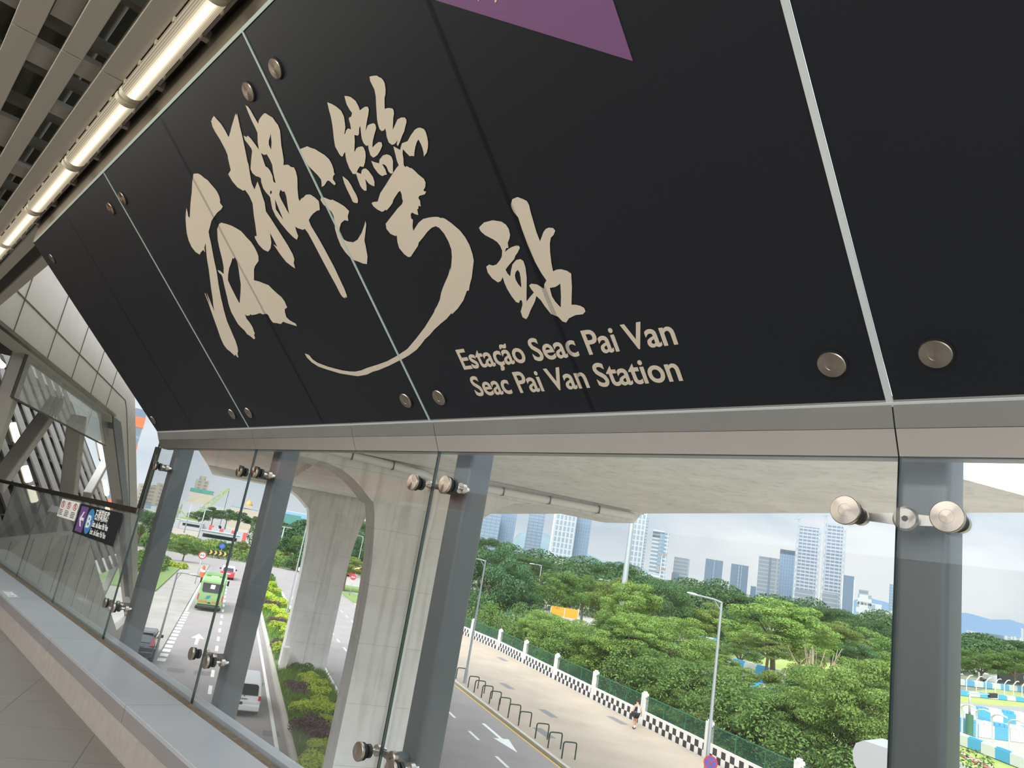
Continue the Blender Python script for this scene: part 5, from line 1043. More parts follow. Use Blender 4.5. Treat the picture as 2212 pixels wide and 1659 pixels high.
TREES += [
 (1135,1385,46,66,'mid','mid-green tree behind the wall, left of the broad bright tree',.9),
 (1318,1378,58,62,'mid','mid-green tree filling the gap above the large bright trees',.9),
 (1365,1385,66,60,'bright','bright tree directly below the tall bright tree',.9),
 (1530,1480,60,56,'mid','mid-green tree crossing the lamp pole at mid height',.9),
 (1620,1530,62,50,'mid','mid-green tree under the blue barrier, right of the lamp pole',.8),
 (1720,1490,60,56,'olive','olive tree around the bare pale bush',.8),
 (1780,1500,66,50,'mid','mid-green tree between bare bush and right steel column',.85),
 (1600,1405,42,100,'mid','small mid-green tree below the dark treetops, right of lamp head',.8),
 (1510,1415,50,84,'mid','mid-green tree left of the lamp pole, above the blue blocks',.85),
 (1730,1410,46,110,'olive','olive tree right of the large yellow-green crown',.8),
 (1330,1300,60,98,'olive','olive tree left of the pale mast foot',.9),
 (1120,1300,46,92,'blue','bluish tree between dark left tree and bright trees',1.0),
]
for r in TREES: tree(*r[:6], sq=r[6])
LEFT = [
 (308,1135,34,120,'dark','dark tree beyond the left end of the glass, above the lawn',1.0),
 (402,1185,26,128,'mid','small light tree at the corner of the lawn',.8),
 (325,1195,18,118,'mid','bushy green tree at the left of the lawn corner',.8),
 (484,1182,13,165,'blue','small dark tree in the planting left of the chevron board',1.0),
 (520,1180,14,170,'olive','small olive tree in the planting behind the steel column',.9),
 (432,1118,18,330,'far','dark tree of the row before the construction hoarding, first from left',.7),
 (462,1112,20,330,'far','dark tree of the row before the construction hoarding, second from left',.7),
 (492,1116,20,335,'far','dark tree of the row before the construction hoarding, third from left',.7),
 (520,1120,19,340,'far','dark tree of the row before the construction hoarding, fourth from left',.7),
 (545,1128,17,340,'far','dark tree of the row before the construction hoarding, at the steel column',.7),
 (622,1185,26,190,'far','dark street tree left of the far viaduct pier, upper one',.9),
 (640,1215,28,150,'far','dark street tree left of the far viaduct pier, lower one',.8),
 (650,1175,22,230,'far_mid','green street tree under the teal netting by the far pier',.8),
]
for r in LEFT: tree(*r[:6], sq=r[6], group='trees left of the viaduct')
# bare pale bush
p = at_dist(1760, 1470, 60); B0 = Vector((p.x, p.y, 0)); t = thing('bare_bush', 'pale leafless bush with fanned branches among the green trees', 'bush', B0)
R_ = random.Random(5)
b = MB()
for k in range(34):
    a = R_.random()*6.28; s = R_.uniform(.25, 1.0); top = B0+Vector((math.cos(a)*2.6*s, math.sin(a)*2.6*s, R_.uniform(4.4, 6.6))); m1 = B0+Vector((math.cos(a)*.8*s, math.sin(a)*.8*s, 2.4))
    b.tube([B0+zz*1.0, m1, (m1+top)/2+Vector((R_.uniform(-.3, .3), R_.uniform(-.3, .3), .2)), top], [.07, .06, .045, .02], 5)
b.build('branches', 'bark_pale', t); b = MB(); b.cyl(B0, B0+zz*1.2, .14, .10, 8); b.build('stem', 'bark_pale', t)
# ---------------------------------------------------------------- hedges and median planting
BUSH = {k: [leaf_mesh('leaves_'+k, [((math.cos(i*1.05+s)*.5*(i > 0), math.sin(i*1.05+s)*.5*(i > 0), .35+.12*((i*7+s) % 3)), (.52, .52, .42)) for i in range(7)], n, sz, [m], 100+s, up=.6) for s in range(2)] for k, m, n, sz in (('lime', 'leaf_lime', 1500, .10), ('purple', 'leaf_purple', 1800, .075), ('green', 'leaf_mid', 1300, .10))}
def bush(e, n, r, kind, label, h=1.0, z=.16, group='clipped shrubs in the road median'):
    t = thing('shrub', label, 'shrub', RP(e, n, z), group)
    o = bpy.data.objects.new('leaves', BUSH[kind][tr_rng.randrange(2)]); COL.objects.link(o); o.parent = t; o.scale = (r, r, r*h); o.rotation_euler = (0, 0, tr_rng.random()*6.28)
    b = MB(); b.cyl(RP(e, n, z-.05), RP(e, n, z+.3*r), .06, .05, 6); b.build('stem', 'bark', t)
cnt = {}
def nb(kind, where):
    k = (kind, where); cnt[k] = cnt.get(k, 0)+1
    w = {'lime': 'yellow-green clipped shrub', 'purple': 'dark purple rounded shrub', 'green': 'dark green shrub'}[kind]
    return '%s %s, %s from the front' % (w, where, ORD[cnt[k]-1])
N1 = 'in the median before the far pier'; N2 = 'in the median beyond the far pier'
px_b = [(668,1650,'lime',.75),(700,1612,'lime',.75),(678,1630,'lime',.55),(728,1655,'lime',.6),(668,1570,'purple',.95),(690,1585,'purple',.75),(700,1530,'lime',.8),(714,1560,'lime',.75),(655,1525,'lime',.7),(673,1520,'lime',.55),(708,1520,'purple',.5),(640,1483,'purple',.75),(650,1492,'purple',.55),(680,1478,'lime',.8),(690,1492,'lime',.7),(668,1462,'lime',.7),(682,1456,'purple',.45),(652,1443,'green',.75),(690,1510,'lime',.6),(676,1508,'green',.5)]
px_b.sort(key=lambda q: -q[1])
for px, py, kd, r in px_b:
    p = at_ground(px, py, .5); e, n = en_of(p); n = min(max(n, 4.75), 6.75); bush(e, n, r, kd, nb(kd, N1), .85)
e = 50.8
rb = random.Random(2)
i = 0
while e < 112:
    kd = 'lime' if i % 5 not in (2,) else 'purple'
    n = 5.75+.75*math.sin(e*.55); bush(e, n if kd == 'lime' else 4.95+rb.random()*.4, rb.uniform(.8, 1.0), kd, nb(kd, N2), .75); e += 2.15+.015*(e-50)*1.0; i += 1
    if cnt.get(('lime', N2), 0) >= 20: break
# grass clumps in the near median (nobody could count the blades)
R2 = np.random.default_rng(4)
def blades(name, e0, e1, n0, n1, n, hgt, mat, z):
    pe = R2.uniform(e0, e1, n); pn = R2.uniform(n0, n1, n); a = R2.uniform(0, 6.28, n); h = hgt*(.5+R2.random(n)); w = .035
    base = np.stack([pe*ER.x+pn*EN.x, pe*ER.y+pn*EN.y, np.full(n, z)], 1); sd = np.stack([np.cos(a), np.sin(a), np.zeros(n)], 1)*w; ln = np.stack([-np.sin(a), np.cos(a), np.zeros(n)], 1)*h[:, None]*.7; tp = base+ln; tp[:, 2] += h
    V_ = np.stack([base-sd, base+sd, tp], 1).reshape(-1, 3); me = bpy.data.meshes.new(name); me.from_pydata(V_.tolist(), [], np.arange(3*n).reshape(-1, 3).tolist()); me.materials.append(MATS[mat])
    o = bpy.data.objects.new(name, me); COL.objects.link(o); o['kind'] = 'stuff'; return o
tag(blades('median_grass', 27, 47.2, 4.35, 7.15, 16000, .34, 'grass_blade', .15), 'long green grass covering the near road median', 'grass', kind='stuff')
tag(blades('median_grass', 49.8, 112, 4.35, 7.15, 9000, .3, 'grass_blade', .15), 'green grass of the road median beyond the far pier', 'grass', kind='stuff')
# clipped hedge beside the lawn, planting beyond the junction, undergrowth behind the wall
def leafy(name, boxes, n, size, mat, seed, label, cat, kind=None, z=0):
    me = leaf_mesh(name, boxes, n, size, [mat], seed, up=.7, shell=.25); o = bpy.data.objects.new(name, me); COL.objects.link(o); tag(o, label, cat, kind=kind); return o
def strip(e0, e1, n0, n1, r, h, step, seed):
    R = random.Random(seed); out = []; e = e0
    while e < e1:
        n = n0
        while n < n1: p = RP(e+R.uniform(-.4, .4)*step, n+R.uniform(-.3, .3)*step, h*.4); out.append((tuple(p), (r*R.uniform(.8, 1.2), r*R.uniform(.8, 1.2), h*R.uniform(.6, 1.1)))); n += step
        e += step
    return out
leafy('hedge', strip(98, 113, -10.0, -7.6, 1.2, 1.3, 1.6, 1), 5000, .22, 'leaf_mid', 3, 'clipped green hedge along the left side of the lawn', 'hedge')
leafy('hedge', strip(112, 113.5, -7.5, -5.0, 1.0, .7, 1.4, 2), 1600, .2, 'leaf_lime', 4, 'low yellow-green hedge at the far end of the lawn', 'hedge')
leafy('hedge', strip(112, 119, 4.5, 7.0, 1.1, .8, 1.5, 3), 2000, .2, 'leaf_mid', 5, 'green hedge at the far end of the median', 'hedge')
leafy('planting', strip(154, 168, -40, 22, 2.2, 1.1, 3.4, 6), 16000, .28, 'leaf_mid', 6, 'band of low green planting beyond the junction', 'planting', 'stuff')
leafy('planting', strip(172, 215, -40, 16, 3.2, .9, 6.0, 7), 18000, .38, 'leaf_olive', 8, 'pale green planting behind the chevron board', 'planting', 'stuff')
leafy('undergrowth', strip(22, 100, 29.6, 36, 1.5, 3.0, 2.4, 9), 80000, .11, 'leaf_mid', 9, 'dense green undergrowth behind the checkered wall', 'undergrowth', 'stuff')
leafy('treeline', strip(150, 152, 60, 330, 9, 9, 11, 12), 70000, .42, 'leaf_dark', 12, 'continuous dark treeline in front of the far buildings', 'treeline', 'stuff')
leafy('treeline', strip(215, 218, 60, 420, 10, 10, 12, 13), 70000, .50, 'leaf_dark', 13, 'farther dark treeline under the white raised road', 'treeline', 'stuff')
leafy('treeline', strip(250, 252, 11, 70, 7, 8, 9, 14), 22000, .45, 'leaf_dark', 14, 'dark treeline beyond the plaza behind the piers', 'treeline', 'stuff')
# ================================================================ KART TRACK seen through and beside the trees
pbr('barrier_blue', '#4fa3cf', .55); pbr('barrier_white', '#cfd0ce', .55); pbr('track_asphalt', '#8f8b87', .9, noise=.05); pbr('curb_red', '#cf5560', .6); pbr('orange_cloth', '#ee9a2c', .7); pbr('track_grass', '#8a9c4b', .95, color2='#a3a860', nscale=.3); pbr('gravel_tan', '#c8bca4', .95, noise=.1)
def gp(px, py, z=0.): return at_ground(px, py, z)
def ground_poly(name, pix, z, mat): 
    b = MB(); b.prism([Vector((p.x, p.y, z-.25)) for p in [gp(*q) for q in pix]], (0, 0, .25)); o = b.build(name, mat); o['kind'] = 'structure'; return o
ground_poly('field_track_side', [(1960,1500),(2290,1480),(2420,1800),(1960,1700)], -.06, 'track_grass')
ground_poly('field_kart', [(1420,1480),(1500,1395),(1960,1440),(1960,1640),(1700,1600)], -.05, 'track_grass')
ground_poly('road_track_far', [(2060,1516),(2060,1529),(2260,1551),(2260,1531)], -.02, 'track_asphalt')
ground_poly('road_track_middle', [(2060,1552),(2060,1562),(2260,1588),(2260,1568)], -.02, 'track_asphalt')
ground_poly('road_track_near', [(2050,1640),(2050,1700),(2240,1800),(2330,1730)], -.02, 'track_asphalt')
ground_poly('road_track_mid', [(1500,1440),(1490,1455),(1760,1500),(1790,1480)], -.02, 'track_asphalt')
ground_poly('field_gravel', [(2086,1588),(2086,1602),(2240,1660),(2260,1606)], -.03, 'gravel_tan')
ground_poly('road_access_far', [(2060,1478),(2260,1494),(2260,1486),(2060,1470)], -.02, 'pavement_tan')
def barrier(a, c, n, h, w, label, teeth=False, first=0):
    """row of plastic blocks, alternately blue and white, each block a part"""
    a, c = gp(*a), gp(*c); d = (c-a); L = d.length; d.normalize(); s = d.cross(zz)
    t = thing('track_barrier', label, 'barrier', Vector((a.x, a.y, 0))); 
    for k in range(n):
        b = MB(); p = a+d*L*(k+.5)/n; b.frame(p+zz*h*.42, d, s, zz, L/n*.495, w/2, h*.42); b.frame(p+zz*h*.88, d, s, zz, L/n*.495, w*.3, h*.06)
        if teeth:
            for q in range(3): b.frame(p+d*L/n*(q-1)*.3+zz*h*.95, d, s, zz, L/n*.10, w*.42, h*.10)
        b.build('barrier_block', ('barrier_blue', 'barrier_white')[(k+first) % 2], t)
    return t
barrier((2075,1552), (2240,1573), 6, 1.5, .9, 'row of tall blue and white barrier blocks between the two track lanes', True, 1)
barrier((2070,1585), (2240,1607), 5, 1.4, .9, 'row of blue and white barrier blocks behind the gravel', True, 0)
barrier((2070,1501), (2260,1521), 10, .8, .8, 'low blue and white blocks under the far arched fence')
barrier((2070,1606), (2260,1680), 6, 1.0, .6, 'low blue and white blocks under the near arched fence', False, 1)
barrier((2060,1478), (2260,1500), 11, 1.2, .8, 'far row of blue and white blocks before the truck', False, 1)
barrier((1535,1448), (1690,1492), 6, 2.2, .8, 'long blue barrier seen between the trees right of the lamp', False, 0)
barrier((1505,1392), (1720,1425), 14, 1.6, .8, 'far blue and white barrier behind the yellow-green tree', False, 0)
barrier((1600,1490), (1720,1530), 5, 1.3, .9, 'white barrier blocks low among the trees', False, 1)
barrier((1790,1425), (1960,1475), 12, 1.3, .8, 'blue and white barrier left of the right steel column', False, 0)
barrier((1500,1470), (1560,1490), 4, 1.0, .8, 'short blue and white barrier left of the lamp pole', False, 0)
barrier((1385,1380), (1460,1400), 6, 1.0, .8, 'blue and white blocks glimpsed above the bright trees', False, 1)
barrier((1080,1330), (1150,1345), 5, 1.4, .8, 'white and blue blocks glimpsed under the dark left trees', False, 1)
b = MB()
a, c = gp(2040, 1612, -.01), gp(2260, 1720, -.01); d = c-a; L = d.length; d.normalize(); s = d.cross(zz)
t = thing('track_curb', 'red and white striped curb at the lower right', 'curb', a)
for k in range(16): b = MB(); b.frame(a+d*L*(k+.5)/16+zz*.03, d, s, zz, L/32, .4, .05); b.build('curb_block', ('curb_red', 'barrier_white')[k % 2], t)
def arch_fence(a, c, n, h, label, lean):
    a, c = gp(*a), gp(*c); d = c-a; L = d.length; d.normalize(); s = d.cross(zz)*lean; t = thing('arched_fence', label, 'fence', Vector((a.x, a.y, 0)))
    for k in range(n+1):
        p = a+d*L*k/n; b = MB(); pts = [p, p+zz*h*.72]+[p+zz*(h*.72+h*.24*math.sin(q))+d*h*.42*(1-math.cos(q))+s*h*.05 for q in (.5, 1., 1.57)]+[p+zz*h*.93+d*h*.58]
        b.tube(pts, .075, 6); b.build('post', 'barrier_white', t)
    b = MB(); b.sheet([a+zz*.1, c+zz*.1, c+zz*h*.75, a+zz*h*.75]); o = b.build('wire_panel', 'wire_mesh', t); uv_from(o, lambda p: ((p-a).dot(d), p.z))
arch_fence((2066,1499), (2262,1520), 10, 3.4, 'far white arched fence with wire netting at the right edge', 1)
arch_fence((2078,1600), (2262,1676), 5, 3.4, 'near white arched fence with wire netting at the lower right', 1)
arch_fence((1795,1420), (1955,1466), 5, 2.6, 'white arched fence left of the right steel column', 1)
# camera pole by the track
p = gp(2094, 1592); t = thing('camera_pole', 'dark post with a bracket arm and camera at the lower right', 'pole', p)
b = MB(); b.cyl(p, p+zz*2.0, .32, .32, 10); b.build('sleeve', 'fence_green', t); b = MB(); b.cyl(p+zz*2.0, p+zz*4.0, .10, .10, 8); b.bar(p+zz*3.9-CR*.3, p+zz*3.8+CR*2.2, .1, .1); b.build('arm', 'pole_grey', t); b = MB(); b.frame(p+zz*3.7+CR*2.2, CR, zz, CR.cross(zz), .35, .2, .2); b.build('camera', 'bumper_dark', t)
# truck
p = gp(2150, 1479); t = thing('truck', 'white cab truck with dark tipper body beyond the kart track', 'truck', p); d = (gp(2200, 1486)-p); d.z = 0; d.normalize(); s = d.cross(zz)
b = MB(); b.frame(p+d*4+zz*2.2, d, s, zz, 4.6, 1.2, 1.2); b.build('tipper', 'bumper_dark', t, bevel=.1)
b = MB(); b.prism([p-d*4.4-s*1.2+zz*.6, p-d*1.2-s*1.2+zz*.6, p-d*1.2-s*1.2+zz*3.4, p-d*3.6-s*1.2+zz*3.4, p-d*4.4-s*1.2+zz*2.0], s*2.4); b.build('cab', 'car_white', t, bevel=.1)
b = MB(); b.prism([p-d*4.0-s*1.22+zz*2.1, p-d*2.2-s*1.22+zz*2.1, p-d*2.2-s*1.22+zz*3.1, p-d*3.5-s*1.22+zz*3.1], -s*.02); b.build('cab_glass', 'dark_glass', t)
b = MB(); b.frame(p+d*2+zz*.8, d, s, zz, 6.4, .8, .2); b.build('chassis', 'steel_paint', t)
for x in (-3, 3.2, 5.2, 7): b = MB(); b.cyl(p+d*x-s*1.25+zz*.55, p+d*x-s*.8+zz*.55, .55, .55, 14); b.build('wheel', 'tyre', t)
# orange banner among the trees
p, q = at_dist(1190, 1316, 92), at_dist(1250, 1321, 92); t = thing('banner', 'long orange banner on a frame among the trees', 'banner', Vector((p.x, p.y, 0)))
b = MB(); dd = (q-p); dd.z = 0; b.frame((p+q)/2-zz*.25, dd.normalized(), zz, dd.normalized().cross(zz), dd.length/2, .55, .04); b.build('cloth', 'orange_cloth', t)
b = MB()
for f in (0, .5, 1): r = p+(q-p)*f; b.cyl(Vector((r.x, r.y, 0)), r+zz*.3, .06, .06, 6)
b.build('frame_post', 'pole_grey', t)
for i, (px, py) in enumerate(((1112, 1330), (1126, 1322))):
    p = gp(px, py); t = thing('kart_stand', ('white marshal post under the dark left trees', 'red and white marshal post under the dark left trees')[i], 'booth', p)
    b = MB(); b.frame(p+zz*1.2, ER, EN, zz, .8, .8, 1.2); b.build('cabin', 'barrier_white', t); b = MB(); b.frame(p+zz*2.5, ER, EN, zz, 1.0, 1.0, .12); b.build('roof', ('barrier_blue', 'curb_red')[i], t)
# white canopy nose below the glass by the right column
c = hit(1905, 1648, (0, 1, 0), W(0, 5.5, 0)); t = thing('canopy_nose', 'white rounded canopy nose at the bottom beside the right steel column', 'canopy', c-zz*.6)
pbr('canopy_white', '#a9aaa9', .4)
nose = [(-.19, .02), (-.17, .075), (-.12, .105), (.0, .10), (.30, .085), (.30, -1.2), (.05, -1.2), (-.06, -.35), (-.13, -.12), (-.18, -.05)]
b = MB(); b.prism([c+Vector((1, 0, 0))*x+zz*z for x, z in nose], (0, .35, 0)); b.build('shell', 'canopy_white', t, bevel=.05, seg=4)
b = MB(); b.prism([c+Vector((1, 0, 0))*x+zz*z-Vector((0, .004, 0)) for x, z in [(-.16, -.085), (.30, -.10), (.30, -.115), (-.155, -.10)]], (0, .003, 0)); b.build('seam', 'cladding_line', t)
# ================================================================ FAR CITY
facade('curtain_blue', '#9fb6cc', '#8aa3bd', 6, 4.2, .10, .25, glass2='#b4c6d6'); facade('curtain_blue_b', '#9ab4ce', '#a9bfd4', 3, 4, .2, .12, glass2='#88a5c2')
facade('white_grid', '#9fb2c2', '#e4e8ec', 4.6, 6.5, .36, .20, glass2='#b9c9d4'); facade('band_tower', '#9eb0bf', '#dfe5e9', 40, 4.6, .03, .42, glass2='#8ea4b6'); facade('slab_tower', '#8f9cb2', '#d3d8df', 4.4, 3.7, .14, .40, glass2='#8290aa')
facade('dark_curtain', '#7189a2', '#8499ae', 5, 4, .12, .12, glass2='#8ca2b5'); facade('grey_office', '#a3aeb9', '#b7c0c7', 30, 4.5, .05, .3, glass2='#8d9aa8'); facade('resid', '#a9b7c4', '#dfe5ea', 7, 3.2, .45, .28); facade('beige_resid', '#a9a49b', '#cfc4b2', 6, 3.2, .5, .4); facade('white_block', '#a9bcc8', '#eceeed', 14, 9, .55, .5); facade('orange_tower', '#8fa5b5', '#aab9c4', 3.0, 3.2, .12, .12)
pbr('white_wall', '#adb1b3', .7); pbr('podium_white', '#b9c0c6', .6); pbr('crane_grey', '#8f989f', .6); pbr('orange_band', '#d46a42', .5); pbr('beige_wall', '#b5aa99', .8); pbr('roof_blue', '#7fa6c4', .6); pbr('net_teal', '#4f8c82', .8, noise=.1, nscale=.3); pbr('crane_green', '#93aa66', .5); pbr('gold', '#b8975a', .4); pbr('hoard_red', '#d0575a', .6); pbr('hill_hazy', '#687d85', .95, color2='#73888c', nscale=.01); pbr('hill_far', '#5d768c', .95)  # hill colours have the blue of distance haze mixed in
def block(pxl, pxr, pyt, dist, pyref=None):
    """upright block seen between two places of the photo at eye level; returns frame and sizes"""
    hz = lambda x: 1199+.1725*(x-1042)
    up = (pyt-hz((pxl+pxr)/2))                 # rows above the horizon
    d1, _ = rad_dir(pxl-.0, hz(pxl)); d2, _ = rad_dir(pxr, hz(pxr)); c, el = rad_dir((pxl+pxr)/2+.21*(-up)*0, pyt)
    a, b = CAM+d1*dist, CAM+d2*dist; s = (b-a); w = s.length; s.normalize(); mid = (a+b)/2; top = EYE+el*dist
    return Vector((mid.x, mid.y, 0)), s, w, top
def tower(pxl, pxr, pyt, dist, mat, label, depth=.8, parts=(), cat='tower', name='tower', z0=0.):
    base, s, w, top = block(pxl, pxr, pyt, dist); f = zz.cross(s)*1.0
    if f.dot(base) < 0: f = -f
    d = w*depth; o0 = base+f*d/2
    t = thing(name, label, cat, o0); ang = math.atan2(s.y, s.x)
    def blk(nm, m, x0, x1, y0, y1, za, zb, bevel=0):
        me = bpy.data.meshes.new(nm); b = MB(); b.box(x0, x1, y0, y1, za, zb); o = b.build(nm, m, t); o.data.transform(Matrix.Translation(wloc(t))); return o
    t.rotation_euler = (0, 0, ang)
    blk('shaft', mat, -w/2, w/2, -d/2, d/2, z0, top)
    for p in parts:
        nm, m, x0, x1, y0, y1, za, zb = p; blk(nm, m, x0*w, x1*w, y0*d, y1*d, za*top, zb*top)
    return t, w, d, top
# verticals lean to the right going up, so roofs sit right of the feet: give the column at eye level
def lean(px, pyt): hz = 1199+.1725*(px-1042); return px-(.2537-(px-469.5)*1.46e-4)*(hz-pyt)
def T_(xl, xr, yt, dist, mat, label, **k): return tower(lean(xl, yt), lean(xr, yt), yt, dist, mat, label, **k)
T_(1040, 1086, 1095, 900, 'curtain_blue', 'pale blue curtain-wall tower directly right of the steel column', depth=.6)
T_(1078, 1120, 1095, 930, 'curtain_blue_b', 'blue tower with a white edge strip, second from the steel column', depth=.6, parts=(('edge_strip', 'podium_white', -.62, -.52, -.55, .0, .25, 1.0),))
T_(1147, 1182, 1088, 950, 'curtain_blue', 'slim blue tower standing before the hill', depth=.8)
T_(1203, 1250, 1085, 850, 'white_grid', 'tower with a white window grid', depth=.9, parts=(('edge_pier', 'podium_white', -.54, -.46, -.53, -.45, 0, 1.0), ('podium', 'podium_white', -1.1, 1.4, -1.0, .5, 0, .10)))
T_(1252, 1284, 1085, 880, 'curtain_blue_b', 'blue glass tower right of the white grid tower', depth=.9)
T_(1364, 1400, 1100, 900, 'white_grid', 'white striped tower behind the pale mast', depth=.8, parts=(('setback', 'slab_tower', .35, .62, -.4, .4, 0, .92),))
T_(1411, 1447, 1148, 900, 'band_tower', 'banded grey-white tower with a stepped roof', depth=.8, parts=(('glass_strip', 'curtain_blue', -.05, .25, -.56, -.5, .35, .98), ('upper_step', 'band_tower', -.5, .2, -.5, .5, .9, 1.03)))
T_(1457, 1491, 1204, 950, 'grey_office', 'low grey office block right of the banded tower', depth=.8, parts=(('annex', 'dark_curtain', -.55, -.1, -.7, -.5, 0, .6),))
T_(1525, 1563, 1208, 950, 'dark_curtain', 'blue glass slab, left one of a similar pair', depth=.5, parts=(('fin', 'curtain_blue', -.03, .05, -.56, -.5, 0, 1.0),))
T_(1580, 1618, 1219, 950, 'dark_curtain', 'blue glass slab, right one of a similar pair', depth=.5, parts=(('fin', 'curtain_blue', -.08, 0, -.56, -.5, 0, 1.0), ('fin', 'curtain_blue', .08, .14, -.56, -.5, 0, 1.0)))
T_(1640, 1686, 1203, 900, 'grey_office', 'wide grey office tower left of the blue tower', depth=.7, parts=(('dark_strip', 'dark_curtain', .0, .1, -.52, -.5, 0, 1.0),))
T_(1686, 1720, 1187, 960, 'curtain_blue_b', 'plain blue tower beside the unfinished towers', depth=.8, parts=(('crown', 'curtain_blue', -.5, .5, -.5, .5, .93, 1.0),))
UT = []
for xl, xr, yt, lb in ((1727, 1771, 1137, 'unfinished slab tower with a crane, left one of the pair'), (1786, 1823, 1131, 'unfinished slab tower with a crane, right one of the pair')):
    t, w, d, top = T_(xl, xr, yt, 850, 'slab_tower', lb, depth=.7, parts=(('lower_cladding', 'grey_office', -.5, .45, -.56, -.5, 0, .32),))
    for k, (x, hh) in enumerate(((-.535, 1.10), (.535, .97)) if xl < 1750 else ((-.535, 1.10), (.60, .97))):
        b = MB(); X0 = x*w
        for q in range(14): z0, z1 = top*hh*q/14, top*hh*(q+1)/14; b.bar((X0-1.2, -d*.5, z0), (X0+1.2, -d*.5, z1), .5, .5); b.bar((X0+1.2, -d*.5, z0), (X0-1.2, -d*.5, z1), .5, .5)
        for sx in (-1.2, 1.2): b.bar((X0+sx, -d*.5, 0), (X0+sx, -d*.5, top*hh), .6, .6)
        if k == 0: b.bar((X0-4, -d*.5, top*hh*.985), (X0+6, -d*.5, top*hh*1.06), .8, .8); b.bar((X0-5, -d*.5, top*hh*.97), (X0+2, -d*.5, top*hh*.985), 1.2, 1.2)
        o = b.build('crane_mast', 'crane_grey', t); o.data.transform(Matrix.Translation(wloc(t)))
T_(1822, 1846, 1243, 800, 'dark_curtain', 'dark tower with a curved roof and white edges', depth=.8, parts=(('white_edge', 'podium_white', -.56, -.48, -.55, -.4, 0, 1.02), ('white_edge', 'podium_white', .48, .56, -.55, -.4, 0, .93)))
T_(1856, 1877, 1274, 1100, 'grey_office', 'pale distant block left of the far hill', depth=.8)
T_(1850, 1905, 1302, 800, 'white_block', 'stepped white office building below the pale distant block', depth=.5, parts=(('upper_step', 'white_block', -.45, .1, -.5, .5, .9, 1.25), ('lower_wing', 'white_block', .2, .9, -.6, .4, 0, .8)))
T_(1922, 1934, 1262, 1200, 'curtain_blue', 'slim pale tower at the left edge of the right steel column', depth=.9)
T_(1905, 1930, 1318, 1000, 'resid', 'distant pale apartment block beside the right steel column', depth=.6)
for i, (a, c, y, m) in enumerate(((2088, 2100, 1362, 'resid'), (2100, 2128, 1366, 'resid'), (2128, 2168, 1370, 'dark_curtain'), (2170, 2188, 1374, 'resid'), (2190, 2207, 1376, 'resid'), (2206, 2222, 1358, 'resid'))):
    T_(a, c, y, 1300, m, ['white apartment tower at the edge of the right column', 'row of pale apartment towers under the right hill', 'dark grey long block under the right hill', 'pale apartment tower right of the dark long block', 'pale apartment tower, second right of the dark block', 'tall pale tower cut by the right edge'][i], depth=.5)
for i, (a, c, y, m) in enumerate(((1655, 1668, 1262, 'resid'), (1622, 1634, 1266, 'dark_curtain'), (1560, 1572, 1262, 'resid'))):
    T_(a, c, y, 1100, m, ['small pale block between glass slab and grey office tower', 'small blue block right of the glass slab pair', 'small pale block between the two glass slabs'][i], depth=.7)
# long white low building and raised road
T_(1325, 1425, 1234, 420, 'white_wall', 'long white flat-roofed building behind the trees', depth=.25, cat='building', name='low_building', parts=(('glass_recess', 'curtain_blue', -.42, -.12, -.54, -.5, .25, .82), ('glass_recess', 'curtain_blue', -.02, .47, -.54, -.5, .25, .82)))
T_(1180, 1335, 1218, 450, 'white_block', 'white palace-like low building below the white grid tower', depth=.2, cat='building', name='low_building', parts=(('parapet', 'white_wall', -.5, .5, -.53, .5, .93, 1.0), ('turret', 'white_wall', .3, .36, -.5, .3, .9, 1.25)))
p, q = at_dist(1440, 1262, 460), at_dist(1790, 1326, 520); d_ = q-p; d_.z = 0; L_ = d_.length; d_.normalize()
t = thing('raised_road', 'long white raised road in front of the far towers', 'bridge', Vector((p.x, p.y, 0))); t['kind'] = 'structure'
b = MB(); b.bar(p-zz*.3, q-zz*.3, 12, 2.4); b.build('deck', 'podium_white', t); b = MB()
for k in range(9): r = p+(q-p)*k/8; b.frame(Vector((r.x, r.y, (r.z-1.5)/2)), d_, d_.cross(zz), zz, 1.2, 1.5, (r.z-1.5)/2)
b.build('pier_row', 'podium_white', t)
# left side: construction site and town
T_(330, 358, 1048, 700, 'beige_resid', 'beige apartment tower with stepped top, leftmost', depth=.8, cat='building', name='apartment_block', parts=(('roof_step', 'beige_resid', -.2, .3, -.4, .4, 1.0, 1.12),))
T_(300, 334, 1045, 720, 'beige_resid', 'beige apartment tower behind the left glass edge', depth=.8, cat='building', name='apartment_block')
T_(424, 454, 1034, 800, 'beige_resid', 'tall beige apartment tower above the green-topped hall', depth=.8, cat='building', name='apartment_block', parts=(('roof_step', 'beige_resid', -.3, .2, -.4, .4, 1.0, 1.10),))
T_(411, 462, 1060, 420, 'beige_wall', 'beige hall with a teal roof edge beside the green crane', depth=.7, cat='building', name='hall', parts=(('roof_edge', 'net_teal', -.52, .52, -.52, .5, .95, 1.06),))
T_(392, 502, 1090, 380, 'white_block', 'long white low building before the beige hall', depth=.3, cat='building', name='low_building')
T_(300, 340, 1090, 360, 'white_block', 'white low building at the left edge of the glass', depth=.4, cat='building', name='low_building', parts=(('roof', 'roof_blue', -.5, .5, -.5, .5, .95, 1.02),))
t, w, d, top = T_(498, 560, 1098, 500, 'beige_wall', 'cream palace building with a golden dome, left of the steel column', depth=.4, cat='building', name='palace', parts=(('blue_roof', 'roof_blue', -.5, .5, -.5, .5, .98, 1.03), ('tower_block', 'beige_wall', -.05, .25, -.5, .3, 1.0, 1.18)))
b = MB(); b.lathe((w*.10, 0, top*1.15), (0, 0, 1), [(0, 2.4), (1, 2.5), (2.4, 1.9), (3.3, .8), (4.8, .1), (5, 0)], 16); o = b.build('dome', 'gold', t); o.data.transform(Matrix.Translation(wloc(t)))
